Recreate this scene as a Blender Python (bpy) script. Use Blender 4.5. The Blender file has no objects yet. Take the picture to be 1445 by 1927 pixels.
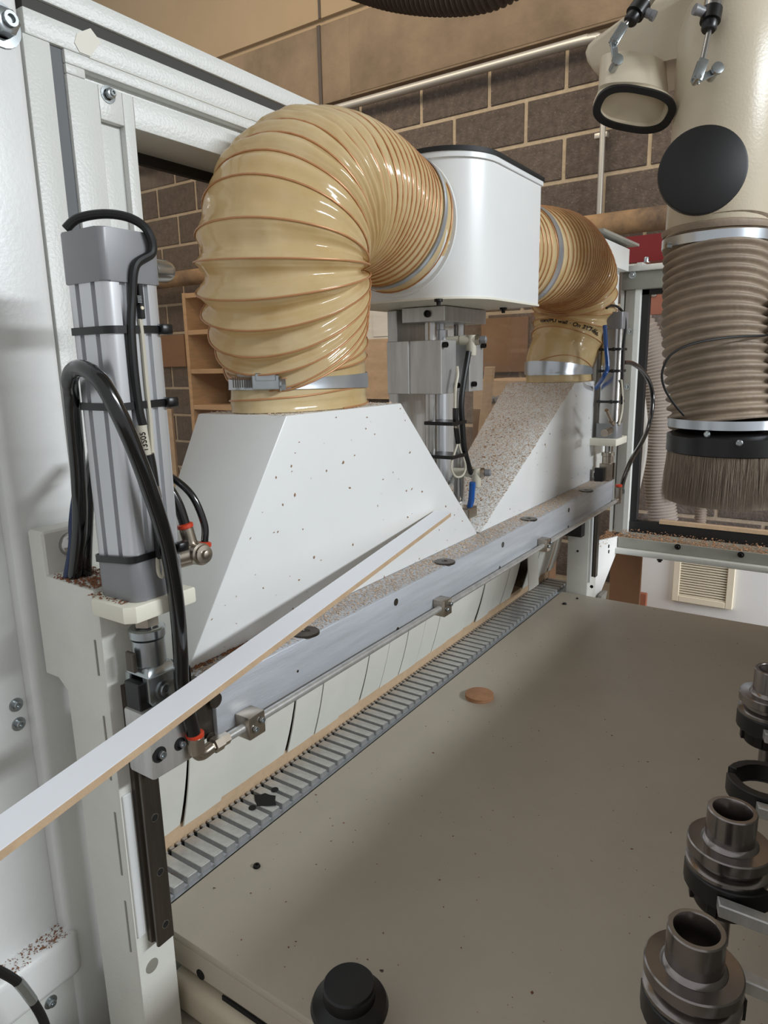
import bpy, bmesh, math, random
from mathutils import Vector, Matrix, noise
random.seed(7)
PI = math.pi
V = Vector
sc = bpy.context.scene
COL = sc.collection
CZ = 1.55          # camera height; all lengths below are metres, z measured from the camera height

# ------------------------------------------------------------------ camera
YAW, PIT, ROL, FPX = 0.59612761, -0.21246248, -0.02062264, 1297.544
_f = V((-math.sin(YAW)*math.cos(PIT), math.cos(YAW)*math.cos(PIT), math.sin(PIT)))
_r = V((math.cos(YAW), math.sin(YAW), 0)); _u = _r.cross(_f)
RGT = _r*math.cos(ROL) + _u*math.sin(ROL); UPV = -_r*math.sin(ROL) + _u*math.cos(ROL); FWD = _f
cam_d = bpy.data.cameras.new('camera'); cam = bpy.data.objects.new('camera', cam_d); COL.objects.link(cam)
cam_d.sensor_fit = 'HORIZONTAL'; cam_d.sensor_width = 36.0; cam_d.lens = FPX/1445*36
cam_d.clip_start = 0.02; cam_d.clip_end = 60
m = Matrix(((RGT.x, UPV.x, -FWD.x, 0), (RGT.y, UPV.y, -FWD.y, 0), (RGT.z, UPV.z, -FWD.z, CZ), (0, 0, 0, 1)))
cam.matrix_world = m
sc.camera = cam

# ------------------------------------------------------------------ world, lights, exposure
sc.view_settings.view_transform = 'Standard'; sc.view_settings.look = 'None'
sc.view_settings.gamma = 1.0; sc.view_settings.use_curve_mapping = False
sc.view_settings.exposure = 0.0
w = bpy.data.worlds.new('room_ambience'); sc.world = w; w.use_nodes = True
w.node_tree.nodes['Background'].inputs[0].default_value = (0.97, 0.98, 1.0, 1)
w.node_tree.nodes['Background'].inputs[1].default_value = 0.58

def area(name, loc, target, sx, sy, power, col, spread=180):
    d = bpy.data.lights.new(name, 'AREA'); d.shape = 'RECTANGLE'; d.size = sx; d.size_y = sy
    d.energy = power; d.color = col; d.spread = math.radians(spread)
    o = bpy.data.objects.new(name, d); COL.objects.link(o)
    o.location = V(loc) + V((0, 0, CZ))
    o.rotation_euler = (V(target) - V(loc)).to_track_quat('-Z', 'Y').to_euler()
    return o
# long daylight window band to the machine's right, low and level with the hoods
area('window_daylight', (2.55, 1.15, 1.22), (-0.6, 0.95, -0.25), 1.5, 0.16, 84, (0.89, 0.95, 1.0))
# fill lamp added to brighten the cabinet and aisle behind the far end
area('aisle_fill', (2.1, 2.15, -0.35), (-0.3, 2.9, -1.0), 0.7, 0.5, 14, (0.95, 0.97, 1.0), 80)
# warm hall lamps over the block wall
area('hall_lamp', (-2.6, 0.9, 2.9), (-2.4, 3.55, 0.7), 3.0, 0.8, 24, (1.0, 0.86, 0.68), 95)
area('hall_lamp_right', (0.0, 2.3, 2.9), (-0.6, 3.5, 0.3), 1.8, 0.5, 7, (1.0, 0.88, 0.74), 100)

# ------------------------------------------------------------------ helpers
def ray(px, py):
    return RGT*((px-722.5)/FPX) - UPV*((py-963.5)/FPX) + FWD
def A(px, py, **k):                     # photograph pixel -> point on a real plane x=, y= or z=
    d = ray(px, py); (a, v), = k.items()
    return d*(v/d['xyz'.index(a)])
def D(px, py, depth): return ray(px, py)*depth

BASE = {}
def thing(name, label, cat, base, group=None):
    o = bpy.data.objects.new(name, None); COL.objects.link(o)
    o.empty_display_size = 0.05
    o.location = V(base) + V((0, 0, CZ)); BASE[o] = V(base)
    o['label'] = label; o['category'] = cat
    if group: o['group'] = group
    return o
def finish(me, ang=35):
    for p in me.polygons: p.use_smooth = True
    me.set_sharp_from_angle(angle=math.radians(ang))
def part(name, bm, mat, parent, label=None, kind=None, ang=35):
    b = BASE[parent]
    bmesh.ops.translate(bm, verts=bm.verts, vec=-b)
    bmesh.ops.recalc_face_normals(bm, faces=bm.faces)
    me = bpy.data.meshes.new(name); bm.to_mesh(me); bm.free(); finish(me, ang)
    for mm in (mat if isinstance(mat, (list, tuple)) else [mat]): me.materials.append(mm)
    o = bpy.data.objects.new(name, me); COL.objects.link(o); o.parent = parent; BASE[o] = b
    if label: o['label'] = label
    if kind: o['kind'] = kind
    return o
def solo(name, bm, mat, label=None, cat=None, group=None, kind=None, base=None, ang=35, recalc=True):
    if base is None:
        xs = [v.co for v in bm.verts]
        base = V(((min(v.x for v in xs)+max(v.x for v in xs))/2, (min(v.y for v in xs)+max(v.y for v in xs))/2, min(v.z for v in xs)))
    base = V(base)
    bmesh.ops.translate(bm, verts=bm.verts, vec=-base)
    if recalc: bmesh.ops.recalc_face_normals(bm, faces=bm.faces)
    me = bpy.data.meshes.new(name); bm.to_mesh(me); bm.free(); finish(me, ang)
    for mm in (mat if isinstance(mat, (list, tuple)) else [mat]): me.materials.append(mm)
    o = bpy.data.objects.new(name, me); COL.objects.link(o)
    o.location = base + V((0, 0, CZ)); BASE[o] = base
    if label: o['label'] = label
    if cat: o['category'] = cat
    if group: o['group'] = group
    if kind: o['kind'] = kind
    return o
def share(name, src, parent, loc):      # a piece sharing its mesh, at a point in camera-height coordinates
    o = bpy.data.objects.new(name, src.data if hasattr(src, 'data') else src); COL.objects.link(o)
    o.parent = parent; o.location = V(loc) - BASE[parent]; BASE[o] = BASE[parent]
    return o
def B(): return bmesh.new()
def bevel(bm, edges, off, seg=2):
    bmesh.ops.bevel(bm, geom=edges, offset=off, offset_type='OFFSET', segments=seg, profile=0.5, affect='EDGES', clamp_overlap=True)
def hexa(bm, p, bev=0, seg=2):          # eight corners: bottom loop then top loop
    vs = [bm.verts.new(q) for q in p]
    fs = [bm.faces.new([vs[i] for i in f]) for f in ((0,3,2,1),(4,5,6,7),(0,1,5,4),(1,2,6,5),(2,3,7,6),(3,0,4,7))]
    if bev:
        es = list({e for f in fs for e in f.edges}); bevel(bm, es, bev, seg)
def box(bm, x0, x1, y0, y1, z0, z1, bev=0, seg=2):
    hexa(bm, [(x0,y0,z0),(x1,y0,z0),(x1,y1,z0),(x0,y1,z0),(x0,y0,z1),(x1,y0,z1),(x1,y1,z1),(x0,y1,z1)], bev, seg)
    return bm
def frame_of(d):
    d = V(d).normalized(); a = V((0,0,1)) if abs(d.z) < .9 else V((1,0,0))
    u = d.cross(a).normalized(); return d, u, d.cross(u)
def obox(bm, c, ax, ay, az, bev=0, seg=2):   # oriented box: centre and three half-axis vectors
    c = V(c); ax, ay, az = V(ax), V(ay), V(az)
    q = [c+ax*i+ay*j+az*k for k in (-1,1) for (i,j) in ((-1,-1),(1,-1),(1,1),(-1,1))]
    hexa(bm, q, bev, seg); return bm
def lathe(bm, p, axis, prof, seg=24, cap0=True, cap1=True, ph=0):
    d, u, v = frame_of(axis); p = V(p); rings = []
    for r, h in prof:
        rings.append([bm.verts.new(p+d*h+(u*math.cos(t)+v*math.sin(t))*r) for t in (2*PI*k/seg+ph for k in range(seg))])
    for a, b in zip(rings, rings[1:]):
        for k in range(seg): bm.faces.new((a[k], a[(k+1)%seg], b[(k+1)%seg], b[k]))
    if cap0: bm.faces.new(rings[0][::-1])
    if cap1: bm.faces.new(rings[-1])
    return bm
def cyl(bm, p0, p1, r, seg=20, r1=None):
    d = V(p1)-V(p0); return lathe(bm, p0, d, [(r,0),(r if r1 is None else r1, d.length)], seg)
def prism(bm, pts, ext, bev=0, seg=2):
    a = [bm.verts.new(V(p)) for p in pts]; b = [bm.verts.new(V(p)+V(ext)) for p in pts]; n = len(pts)
    fs = [bm.faces.new(a[::-1]), bm.faces.new(b)]
    for k in range(n): fs.append(bm.faces.new((a[k], a[(k+1)%n], b[(k+1)%n], b[k])))
    if bev: bevel(bm, list({e for f in fs[:2] for e in f.edges}), bev, seg)
    return bm
def catmull(pts, n=10, closed=False):
    P = [V(p) for p in pts]; out = []
    N = len(P)
    rng = range(N) if closed else range(N-1)
    for i in rng:
        if closed: a, b, c, d = P[i-1], P[i], P[(i+1)%N], P[(i+2)%N]
        else: a, b, c, d = P[max(i-1,0)], P[i], P[i+1], P[min(i+2,N-1)]
        for k in range(n):
            t = k/n
            out.append(0.5*((2*b)+(c-a)*t+(2*a-5*b+4*c-d)*t*t+(3*b-a-3*c+d)*t**3))
    if not closed: out.append(P[-1])
    return out
def sweep(bm, path, r, seg=10, closed=False, caps=True):
    n = len(path); rings = []
    t0 = (path[1]-path[0]).normalized(); d, u, v = frame_of(t0)
    for i, p in enumerate(path):
        if closed: t = path[(i+1)%n]-path[i-1]
        else: t = path[min(i+1,n-1)]-path[max(i-1,0)]
        t.normalize(); u = (u - t*u.dot(t)).normalized(); v = t.cross(u)
        rr = r(i/(n-1)) if callable(r) else r
        rings.append([bm.verts.new(p+(u*math.cos(a)+v*math.sin(a))*rr) for a in (2*PI*k/seg for k in range(seg))])
    pairs = list(zip(rings, rings[1:])) + ([(rings[-1], rings[0])] if closed else [])
    for a, b in pairs:
        for k in range(seg): bm.faces.new((a[k], a[(k+1)%seg], b[(k+1)%seg], b[k]))
    if caps and not closed: bm.faces.new(rings[0][::-1]); bm.faces.new(rings[-1])
    return bm
def tube(bm, pts, r, seg=10, n=10): return sweep(bm, catmull(pts, n), r, seg)
def cap_bolt(bm, p, axis, r, h=None, washer=True):     # socket head bolt, seat at p
    h = h or r*1.1; d = V(axis).normalized(); p = V(p)
    if washer: lathe(bm, p, d, [(r*1.7,0),(r*1.7,r*.25),(r*1.0,r*.27)], 20, cap1=False)
    lathe(bm, p+d*(r*.25), d, [(r,0),(r,h*.9),(r*.9,h),(r*.55,h),(r*.5,h*.45)], 18)
def hex_bolt(bm, p, axis, r, h=None):
    h = h or r*.9; d = V(axis).normalized(); p = V(p)
    lathe(bm, p, d, [(r*1.75,0),(r*1.75,r*.2),(r*1.1,r*.22)], 22, cap1=False)
    lathe(bm, p+d*(r*.2), d, [(r*1.08,0),(r*1.08,h),(r*.9,h*1.08)], 6)
    lathe(bm, p+d*(r*.2), d, [(r*.6,h),(r*.6,h*1.5),(r*.35,h*1.5),(r*.3,h*1.2)], 14)
def rrect(cx, cy, hx, hy, r, n=6):      # rounded rectangle outline in 2D
    o = []
    for sx, sy, a0 in ((1,1,0),(-1,1,PI/2),(-1,-1,PI),(1,-1,3*PI/2)):
        for k in range(n+1):
            a = a0+PI/2*k/n; o.append((cx+sx*(hx-r)+r*math.cos(a), cy+sy*(hy-r)+r*math.sin(a)))
    return o

# ------------------------------------------------------------------ materials
def L(c): return tuple(((v/255+.055)/1.055)**2.4 if v > 10 else v/255/12.92 for v in c)
def mat(name, col, rough=.5, metal=0., var=0., vscale=8., bump=0., bscale=200., stretch=None, coat=0., spec=.5, speck=None, rand=0., col2=None):
    m_ = bpy.data.materials.new(name); m_.use_nodes = True
    nt = m_.node_tree; N = nt.nodes; K = nt.links; b = N['Principled BSDF']
    c = L(col); b.inputs['Base Color'].default_value = (*c, 1)
    b.inputs['Roughness'].default_value = rough; b.inputs['Metallic'].default_value = metal
    b.inputs['Specular IOR Level'].default_value = spec
    if coat: b.inputs['Coat Weight'].default_value = coat; b.inputs['Coat Roughness'].default_value = .08
    tc = N.new('ShaderNodeTexCoord'); src = tc.outputs['Object']
    if stretch:
        mp = N.new('ShaderNodeMapping'); mp.inputs['Scale'].default_value = stretch; K.new(src, mp.inputs[0]); src = mp.outputs[0]
    out = None
    if var or col2:
        n = N.new('ShaderNodeTexNoise'); n.inputs['Scale'].default_value = vscale; n.inputs['Detail'].default_value = 6; n.inputs['Roughness'].default_value = .65
        K.new(src, n.inputs[0])
        rp = N.new('ShaderNodeValToRGB'); rp.color_ramp.elements[0].position = .32; rp.color_ramp.elements[1].position = .68
        if col2: c2 = L(col2)
        else: c2 = tuple(max(0, v*(1-var)) for v in c); c = tuple(min(1, v*(1+var*.6)) for v in c)
        rp.color_ramp.elements[0].color = (*c2, 1); rp.color_ramp.elements[1].color = (*c, 1)
        K.new(n.outputs[0], rp.inputs[0]); out = rp.outputs[0]
    if speck:                            # (colour, scale, threshold)
        sc_, ss, th = speck
        n2 = N.new('ShaderNodeTexNoise'); n2.inputs['Scale'].default_value = ss; n2.inputs['Detail'].default_value = 3
        K.new(tc.outputs['Object'], n2.inputs[0])
        r2 = N.new('ShaderNodeValToRGB'); r2.color_ramp.elements[0].position = th; r2.color_ramp.elements[1].position = th+.04
        K.new(n2.outputs[0], r2.inputs[0])
        mx = N.new('ShaderNodeMix'); mx.data_type = 'RGBA'; mx.inputs[7].default_value = (*L(sc_), 1); mx.inputs[6].default_value = (*c, 1)
        if out: K.new(out, mx.inputs[6])
        K.new(r2.outputs[0], mx.inputs[0]); out = mx.outputs[2]
    if rand:
        oi = N.new('ShaderNodeObjectInfo'); mr = N.new('ShaderNodeMapRange'); mr.inputs[3].default_value = 1-rand; mr.inputs[4].default_value = 1+rand
        K.new(oi.outputs['Random'], mr.inputs[0])
        hs = N.new('ShaderNodeHueSaturation'); hs.inputs['Color'].default_value = (*c, 1)
        if out: K.new(out, hs.inputs['Color'])
        K.new(mr.outputs[0], hs.inputs['Value']); out = hs.outputs[0]
    if out: K.new(out, b.inputs['Base Color'])
    if bump:
        n3 = N.new('ShaderNodeTexNoise'); n3.inputs['Scale'].default_value = bscale; n3.inputs['Detail'].default_value = 4
        K.new(src, n3.inputs[0]); bp = N.new('ShaderNodeBump'); bp.inputs['Strength'].default_value = bump; bp.inputs['Distance'].default_value = .01
        K.new(n3.outputs[0], bp.inputs['Height']); K.new(bp.outputs[0], b.inputs['Normal'])
    return m_
M = dict(
 white=mat('white_powder_coat', (226,227,225), .34, var=.05, vscale=6, bump=.05, bscale=260),
 frame=mat('pale_grey_powder_coat', (212,213,208), .36, var=.05, vscale=7, bump=.10, bscale=330),
 hood=mat('hood_white_paint', (229,230,228), .3, var=.03, vscale=5),
 hoodcut=mat('column_paint', (216,215,207), .42, var=.06, vscale=10, bump=.06, bscale=300),
 table=mat('table_paint', (190,179,163), .42, var=.05, vscale=9, bump=.04, bscale=400, speck=((70,58,45), 75, .735)),
 cream=mat('duct_cream_paint', (205,193,170), .33, var=.05, vscale=5, bump=.06, bscale=200),
 creamy=mat('bracket_cream_paint', (226,222,205), .4),
 alu=mat('brushed_aluminium', (200,204,210), .42, .35, var=.14, vscale=3, bump=.06, bscale=30, stretch=(30,2.2,30), speck=((205,205,205), 55, .72)),
 aluv=mat('machined_aluminium', (198,197,194), .36, .6, var=.18, vscale=3, bump=.03, bscale=30, stretch=(20,20,2)),
 anod=mat('anodised_profile', (205,206,208), .30, .55, var=.05, vscale=4),
 capgrey=mat('grey_cast_end_cap', (132,132,134), .38, .15, var=.06, vscale=20),
 steel=mat('bright_steel', (180,178,174), .22, .95, var=.12, vscale=30),
 zinc=mat('zinc_plated', (176,182,184), .26, .9, var=.12, vscale=40),
 nickel=mat('nickel_fitting', (176,166,152), .27, .92, var=.15, vscale=40),
 rail=mat('dark_rail_steel', (92,85,78), .34, .8, var=.2, vscale=5, stretch=(30,30,2)),
 toolsteel=mat('tool_holder_steel', (146,139,136), .2, .95, var=.15, vscale=25),
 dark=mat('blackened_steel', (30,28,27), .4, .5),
 black=mat('black_rubber', (17,16,16), .5, var=.2, vscale=30),
 gloss=mat('black_glossy_hose', (14,14,15), .16, coat=.5),
 dusty=mat('dusty_black_hose', (70,68,66), .6, var=.35, vscale=20),
 plas=mat('black_plastic', (16,15,16), .35),
 blue=mat('blue_air_hose', (28,84,158), .25),
 bluedark=mat('dark_blue_cable', (24,44,84), .4),
 ivory=mat('ivory_cable', (196,190,172), .45),
 red=mat('red_collar', (196,62,34), .35),
 redbeam=mat('red_lacquered_beam', (122,16,14), .4),
 mdf=mat('mdf_raw', (196,168,136), .8, var=.12, vscale=40, bump=.1, bscale=300),
 mdfdisc=mat('mdf_disc', (170,124,90), .8, var=.15, vscale=60, bump=.15, bscale=300),
 melamine=mat('white_melamine', (236,238,243), .38),
 strip=mat('curtain_strip_white', (226,225,216), .45, var=.05, vscale=9),
 block=mat('dark_concrete_block', (98,86,76), .95, var=.35, vscale=26, bump=.5, bscale=90, rand=.12, speck=((150,138,122), 110, .66)),
 mortar=mat('mortar', (178,160,134), .95, var=.15, vscale=30, bump=.3, bscale=80),
 concrete=mat('concrete_beam', (136,116,92), .9, var=.30, vscale=2.6, bump=.25, bscale=30),
 tan=mat('tan_precast', (172,148,116), .85, var=.06, vscale=2),
 floor=mat('concrete_floor', (120,110,98), .7, var=.2, vscale=3),
 conduit=mat('galvanised_conduit', (190,184,172), .4, .6),
 rusty=mat('dusty_old_pipe', (176,140,98), .8, col2=(84,70,58), vscale=5),
 pu=None, wire=mat('copper_coil', (188,134,90), .35, .2),
 clamp=mat('hose_clamp_band', (196,202,208), .28, .75),
 greyhose=mat('dusty_grey_hose', (150,134,116), .55, var=.3, vscale=9, bump=.1, bscale=120),
 palehose=mat('ribbed_pale_hose', (176,164,148), .7),
 bristle=mat('grey_brush_bristle', (148,134,118), .8, rand=.0, var=.25, vscale=60, stretch=(8,8,.3)),
 duct=mat('dark_flex_duct', (74,62,52), .6),
 brown=mat('brown_cardboard', (134,98,70), .85, var=.08, vscale=6),
 copperboard=mat('red_brown_board', (158,96,70), .7, var=.05),
 wood=mat('plywood', (186,150,110), .75, var=.15, vscale=5, stretch=(2,2,12)),
 wooddark=mat('dark_plywood', (122,92,66), .8, var=.2, vscale=4),
 cab=mat('white_cabinet', (232,230,226), .4),
 vent=mat('cream_vent', (226,214,188), .5),
 grey=mat('sheet_metal_grey', (140,138,128), .45, var=.15, vscale=5),
 tray=mat('tray_grey_paint', (146,146,136), .42, var=.12, vscale=9),
 gasket=mat('black_gasket', (20,19,19), .6),
 holeblk=mat('hole_black', (10,9,9), .8),
 chip=mat('wood_chip', (206,182,158), .9, rand=0, var=.3, vscale=200),
 chipdark=mat('brown_chip', (134,88,60), .9, var=.3, vscale=200),
 chip2=mat('tan_speck', (158,120,88), .9, var=.3, vscale=200),
 seal=mat('dark_slot_shade', (62,60,56), .7), slot_grey=mat('grey_slot_shade', (98,101,103), .6),  # tones painted for the shade inside the wall panel slots
 paper=mat('pale_paper', (220,216,206), .7),
 amber=mat('amber_film', (222,218,206), .35),
)
def pu_material():
    m_ = mat('translucent_polyurethane', (240,220,176), .12, col2=(222,192,134), vscale=7, coat=.35, bump=.10, bscale=22)
    nt = m_.node_tree; b = nt.nodes['Principled BSDF']; o = nt.nodes['Material Output']
    src = b.inputs['Base Color'].links[0].from_socket
    t = nt.nodes.new('ShaderNodeBsdfTranslucent'); nt.links.new(src, t.inputs[0])
    mx = nt.nodes.new('ShaderNodeMixShader'); mx.inputs[0].default_value = .36
    nt.links.new(b.outputs[0], mx.inputs[1]); nt.links.new(t.outputs[0], mx.inputs[2]); nt.links.new(mx.outputs[0], o.inputs[0])
    return m_
M['pu'] = pu_material()
def glass_material(name, tint, haze, streak):
    m_ = bpy.data.materials.new(name); m_.use_nodes = True; nt = m_.node_tree; N = nt.nodes; K = nt.links
    N.remove(N['Principled BSDF']); o = N['Material Output']
    tr = N.new('ShaderNodeBsdfTransparent'); tr.inputs[0].default_value = (*tint, 1)
    gl = N.new('ShaderNodeBsdfGlossy'); gl.inputs['Roughness'].default_value = .05
    df = N.new('ShaderNodeBsdfDiffuse'); df.inputs[0].default_value = (*L((176,160,140)), 1)
    lw = N.new('ShaderNodeLayerWeight'); pw = N.new('ShaderNodeMath'); pw.operation = 'POWER'; pw.inputs[1].default_value = 5.0; K.new(lw.outputs['Facing'], pw.inputs[0])
    fr = N.new('ShaderNodeMath'); fr.operation = 'MULTIPLY_ADD'; fr.inputs[1].default_value = .85; fr.inputs[2].default_value = .025; K.new(pw.outputs[0], fr.inputs[0])
    m1 = N.new('ShaderNodeMixShader'); K.new(fr.outputs[0], m1.inputs[0]); K.new(tr.outputs[0], m1.inputs[1]); K.new(gl.outputs[0], m1.inputs[2])
    tc = N.new('ShaderNodeTexCoord'); mp = N.new('ShaderNodeMapping'); mp.inputs['Rotation'].default_value = (.6, 0, 0); mp.inputs['Scale'].default_value = (2, 3, 40 if streak else 3)
    n = N.new('ShaderNodeTexNoise'); n.inputs['Scale'].default_value = 2.2; n.inputs['Detail'].default_value = 4
    K.new(tc.outputs['Object'], mp.inputs[0]); K.new(mp.outputs[0], n.inputs[0])
    mr = N.new('ShaderNodeMapRange'); mr.inputs[1].default_value = .35; mr.inputs[2].default_value = .75; mr.inputs[3].default_value = haze*.35; mr.inputs[4].default_value = haze*1.7
    K.new(n.outputs[0], mr.inputs[0])
    m2 = N.new('ShaderNodeMixShader'); K.new(mr.outputs[0], m2.inputs[0]); K.new(m1.outputs[0], m2.inputs[1]); K.new(df.outputs[0], m2.inputs[2])
    K.new(m2.outputs[0], o.inputs[0])
    return m_
M['glass'] = glass_material('dusty_window_glass', (.95,.93,.91), .07, True)
M['glass2'] = glass_material('clear_window_glass', (.93,.94,.98), .02, False)

# ================================================================== THE SETTING
YW = 3.55; FLOOR = -CZ
bm = B(); box(bm, -7, 4, -3, YW+.3, FLOOR-.1, FLOOR)
o = solo('floor', bm, M['floor'], 'dull grey concrete workshop floor', kind='structure')
bm = B(); box(bm, -7, 4, YW+.012, YW+.25, FLOOR, 1.49); wall = solo('wall_back', bm, M['mortar'], 'dark concrete block wall with pale mortar joints', kind='structure', base=(-2, YW, FLOOR))
# single blocks, 396 x 193 mm in a 406 x 203 grid, running bond
BL, BH = .406, .203
bm = B(); box(bm, -BL/2+.0095, BL/2-.0095, -.0, .03, -BH/2+.0095, BH/2-.0095, .003, 1)
bm.normal_update(); blk = bpy.data.meshes.new('block'); bm.to_mesh(blk); bm.free(); blk.materials.append(M['block'])
Z0 = A(1123, 155, y=YW).z; X0 = A(1066, 100, y=YW).x
nb = 0
for r in range(-12, 3):
    zc = Z0 + BH*(r+.5)
    if zc + BH/2 > 1.50 or zc - BH/2 < FLOOR: continue
    for c in range(-10, 4):
        xc = X0 + BL*(c+.5) + (BL/2 if r % 2 else 0)
        if xc < -4.75 or xc > .35: continue
        if zc < -.9 and xc < -1.8: continue
        if xc > -3.2 and xc < -1.9 and zc < -.35: continue
        share('block', blk, wall, (xc, YW+.006, zc)); nb += 1
bm = B(); box(bm, -7, 4, YW-.03, YW+.2, 1.49, 1.905, .006); beam = solo('trim_1', bm, M['concrete'], 'rough concrete lintel band above the block wall', kind='structure')
bm = B(); box(bm, -7, 4, YW-.045, YW+.2, 1.93, 4.2, .004)
box(bm, -7, 4, YW-.02, YW+.2, 1.905, 1.93)
o = solo('wall_upper', bm, M['tan'], 'smooth tan precast wall above the concrete band', kind='structure')
for px in (602, 664):
    q = A(px, 120, y=YW-.03)
    if px == 602:
        bm = B(); box(bm, q.x-.012, q.x+.012, YW-.036, YW-.03, 1.49, 1.905); solo('trim_2', bm, M['gasket'] if 0 else M['duct'], 'dark vertical joint in the concrete band', kind='structure')
bm = B(); q = A(602, 40, y=YW-.045); box(bm, q.x-.008, q.x+.008, YW-.05, YW-.045, 1.93, 4.2); solo('trim_3', bm, M['duct'], 'thin vertical joint in the tan wall', kind='structure')
bm = B(); box(bm, A(664,120,y=YW).x, 4, YW-.034, YW, 1.50, 1.90, .006); solo('trim_4', bm, M['concrete'], 'paler concrete panel of the lintel band', kind='structure')
# conduits and pipes on the wall
bm = B(); zc = A(1000, 103, y=YW-.06).z
tube(bm, [(-5, YW-.06, zc), (-1.5, YW-.06, zc), (-1.3, YW-.06, zc), (-1.15, YW-.06, zc-.005), (-.9, YW-.06, zc-.02), (1, YW-.06, zc-.02)], .022, 12)
solo('conduit_pipe', bm, M['conduit'], 'horizontal galvanised conduit under the concrete lintel', 'pipe')
q = A(1131, 320, y=YW-.05); bm = B(); cyl(bm, (q.x, YW-.05, .62), (q.x, YW-.05, 1.40), .014, 12)
t = thing('conduit_drop', 'thin vertical galvanised conduit on the block wall', 'pipe', (q.x, YW-.05, .62)); part('pipe', bm, M['conduit'], t)
bm = B(); box(bm, q.x-.04, q.x+.02, YW-.05, YW-.018, A(1131,260,y=YW).z-.012, A(1131,260,y=YW).z+.012, .003); part('saddle', bm, M['conduit'], t)
bm = B(); q = A(1180, 418, y=3.40); cyl(bm, (-5, 3.40, q.z), (1.5, 3.40, q.z), .052, 16); solo('old_wall_pipe', bm, M['rusty'], 'dusty brown pipe running along the block wall', 'pipe')
# dark flexible duct hanging over the top
def ribbed(bm, path, R, pitch, amp, seg=28, sub=6):
    ln = sum((b-a).length for a, b in zip(path, path[1:])); n = max(2, int(ln/pitch*sub))
    cum = [0]
    for a, b in zip(path, path[1:]): cum.append(cum[-1]+(b-a).length)
    pts = []; j = 0
    for i in range(n+1):
        s = ln*i/n
        while j < len(path)-2 and cum[j+1] < s: j += 1
        t = (s-cum[j])/max(1e-9, cum[j+1]-cum[j]); pts.append(path[j].lerp(path[j+1], min(1, t)))
    return sweep(bm, pts, lambda t: R+amp*math.cos(2*PI*t*ln/pitch), seg)
bm = B(); ribbed(bm, catmull([A(650,-50,y=2.6), A(740,-24,y=2.6), A(840,-16,y=2.6), A(930,-30,y=2.6), A(1010,-80,y=2.6)], 12), .075, .022, .006)
solo('ceiling_flex_duct', bm, M['duct'], 'dark ribbed flexible duct hanging at the top of the picture', 'duct')

# things behind the windows -------------------------------------------------
t = thing('bookcase', 'open plywood shelf unit against the block wall behind glass', 'shelf', (-3.35, 3.3, FLOOR))
x0, x1, zt = A(345,600,y=3.15).x, -2.95, A(340,552,y=3.15).z
for (n_, a) in (('side_panel', (x0, x0+.03)), ('side_panel', (x1-.03, x1))):
    bm = B(); box(bm, a[0], a[1], 3.15, 3.5, FLOOR, zt, .002, 1); part(n_, bm, M['wood'], t)
bm = B(); box(bm, x0+.03, x1-.03, 3.46, 3.5, FLOOR+.02, zt); part('back_panel', bm, M['wooddark'], t)
for py in (552, 622, 695, 762, 835):
    z = A(352, py, y=3.15).z; bm = B(); box(bm, x0+.03, x1-.03, 3.152, 3.46, z-.03, z, .002, 1); part('shelf', bm, M['wood'], t)
bm = B(); box(bm, x0-1.4, x0-.04, 3.42, 3.47, FLOOR, A(320,660,y=3.42).z); box(bm, x0-1.4, x0-.04, 3.41, 3.42, A(320,660,y=3.42).z-.02, A(320,660,y=3.42).z)
bm.free()
def board(name, label, px0, py0, px1, py1, y, th, m_, lean=0, cat='board', group=None):
    a, b = A(px0, py0, y=y), A(px1, py1, y=y)
    bm = B(); x0_, x1_ = min(a.x,b.x), max(a.x,b.x); z0_, z1_ = min(a.z,b.z), max(a.z,b.z)
    hexa(bm, [(x0_,y,z0_),(x1_,y,z0_),(x1_,y+th,z0_),(x0_,y+th,z0_),(x0_,y+lean,z1_),(x1_,y+lean,z1_),(x1_,y+th+lean,z1_),(x0_,y+th+lean,z1_)], .002, 1)
    return solo(name, bm, m_, label, cat, group)
board('plywood_sheet', 'reddish plywood sheet on the wall beside the shelf, through the left window', 300, 632, 350, 690, YW-.014, .02, M['brown'])
board('mdf_sheet', 'tan board low behind the grey cylinder, through the left window', 322, 770, 352, 1290, 3.3, .02, M['mdf'])
board('paper_sheet', 'pale sheet pinned to the wall left of the lift post', 660, 548, 760, 636, YW-.006, .012, M['amber'], cat='sheet')
board('white_paper', 'white paper sheet pinned over the pale sheet', 700, 552, 748, 632, YW-.012, .006, M['paper'], cat='sheet')
board('tan_wall_board', 'plain tan board on the wall below the pale sheet', 668, 640, 760, 752, YW-.014, .02, M['mdf'])
board('dark_wall_board', 'dark brown board on the wall right of the lift unit', 905, 600, 990, 700, YW-.014, .02, M['wooddark'])
t = thing('storage_cabinet', 'brown cabinet with pale control plate behind the glass between the hoods', 'cabinet', (-1.6, 2.75, FLOOR))
a, b = A(890, 715, y=2.6), A(1000, 715, y=2.6); z_ = A(930, 772, y=2.6).z
bm = B(); box(bm, a.x, b.x, 2.6, 2.95, FLOOR, z_, .003, 1); part('body', bm, M['wooddark'], t)
bm = B(); box(bm, a.x, b.x, 2.6, 2.95, z_, a.z, .003, 1); part('control_plate', bm, M['mdf'], t)
for px in (927, 939):
    bm = B(); q = A(px, 752, y=2.6); lathe(bm, (q.x,2.6,q.z), (0,-1,0), [(.016,0),(.016,.006),(.010,.008),(.010,.02)], 14); part('knob', bm, M['capgrey'], t)
bm = B(); a, b = A(922, 690, y=2.4), A(902, 885, y=2.4); b = a+(b-a)*((FLOOR-a.z)/(b.z-a.z))
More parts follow.
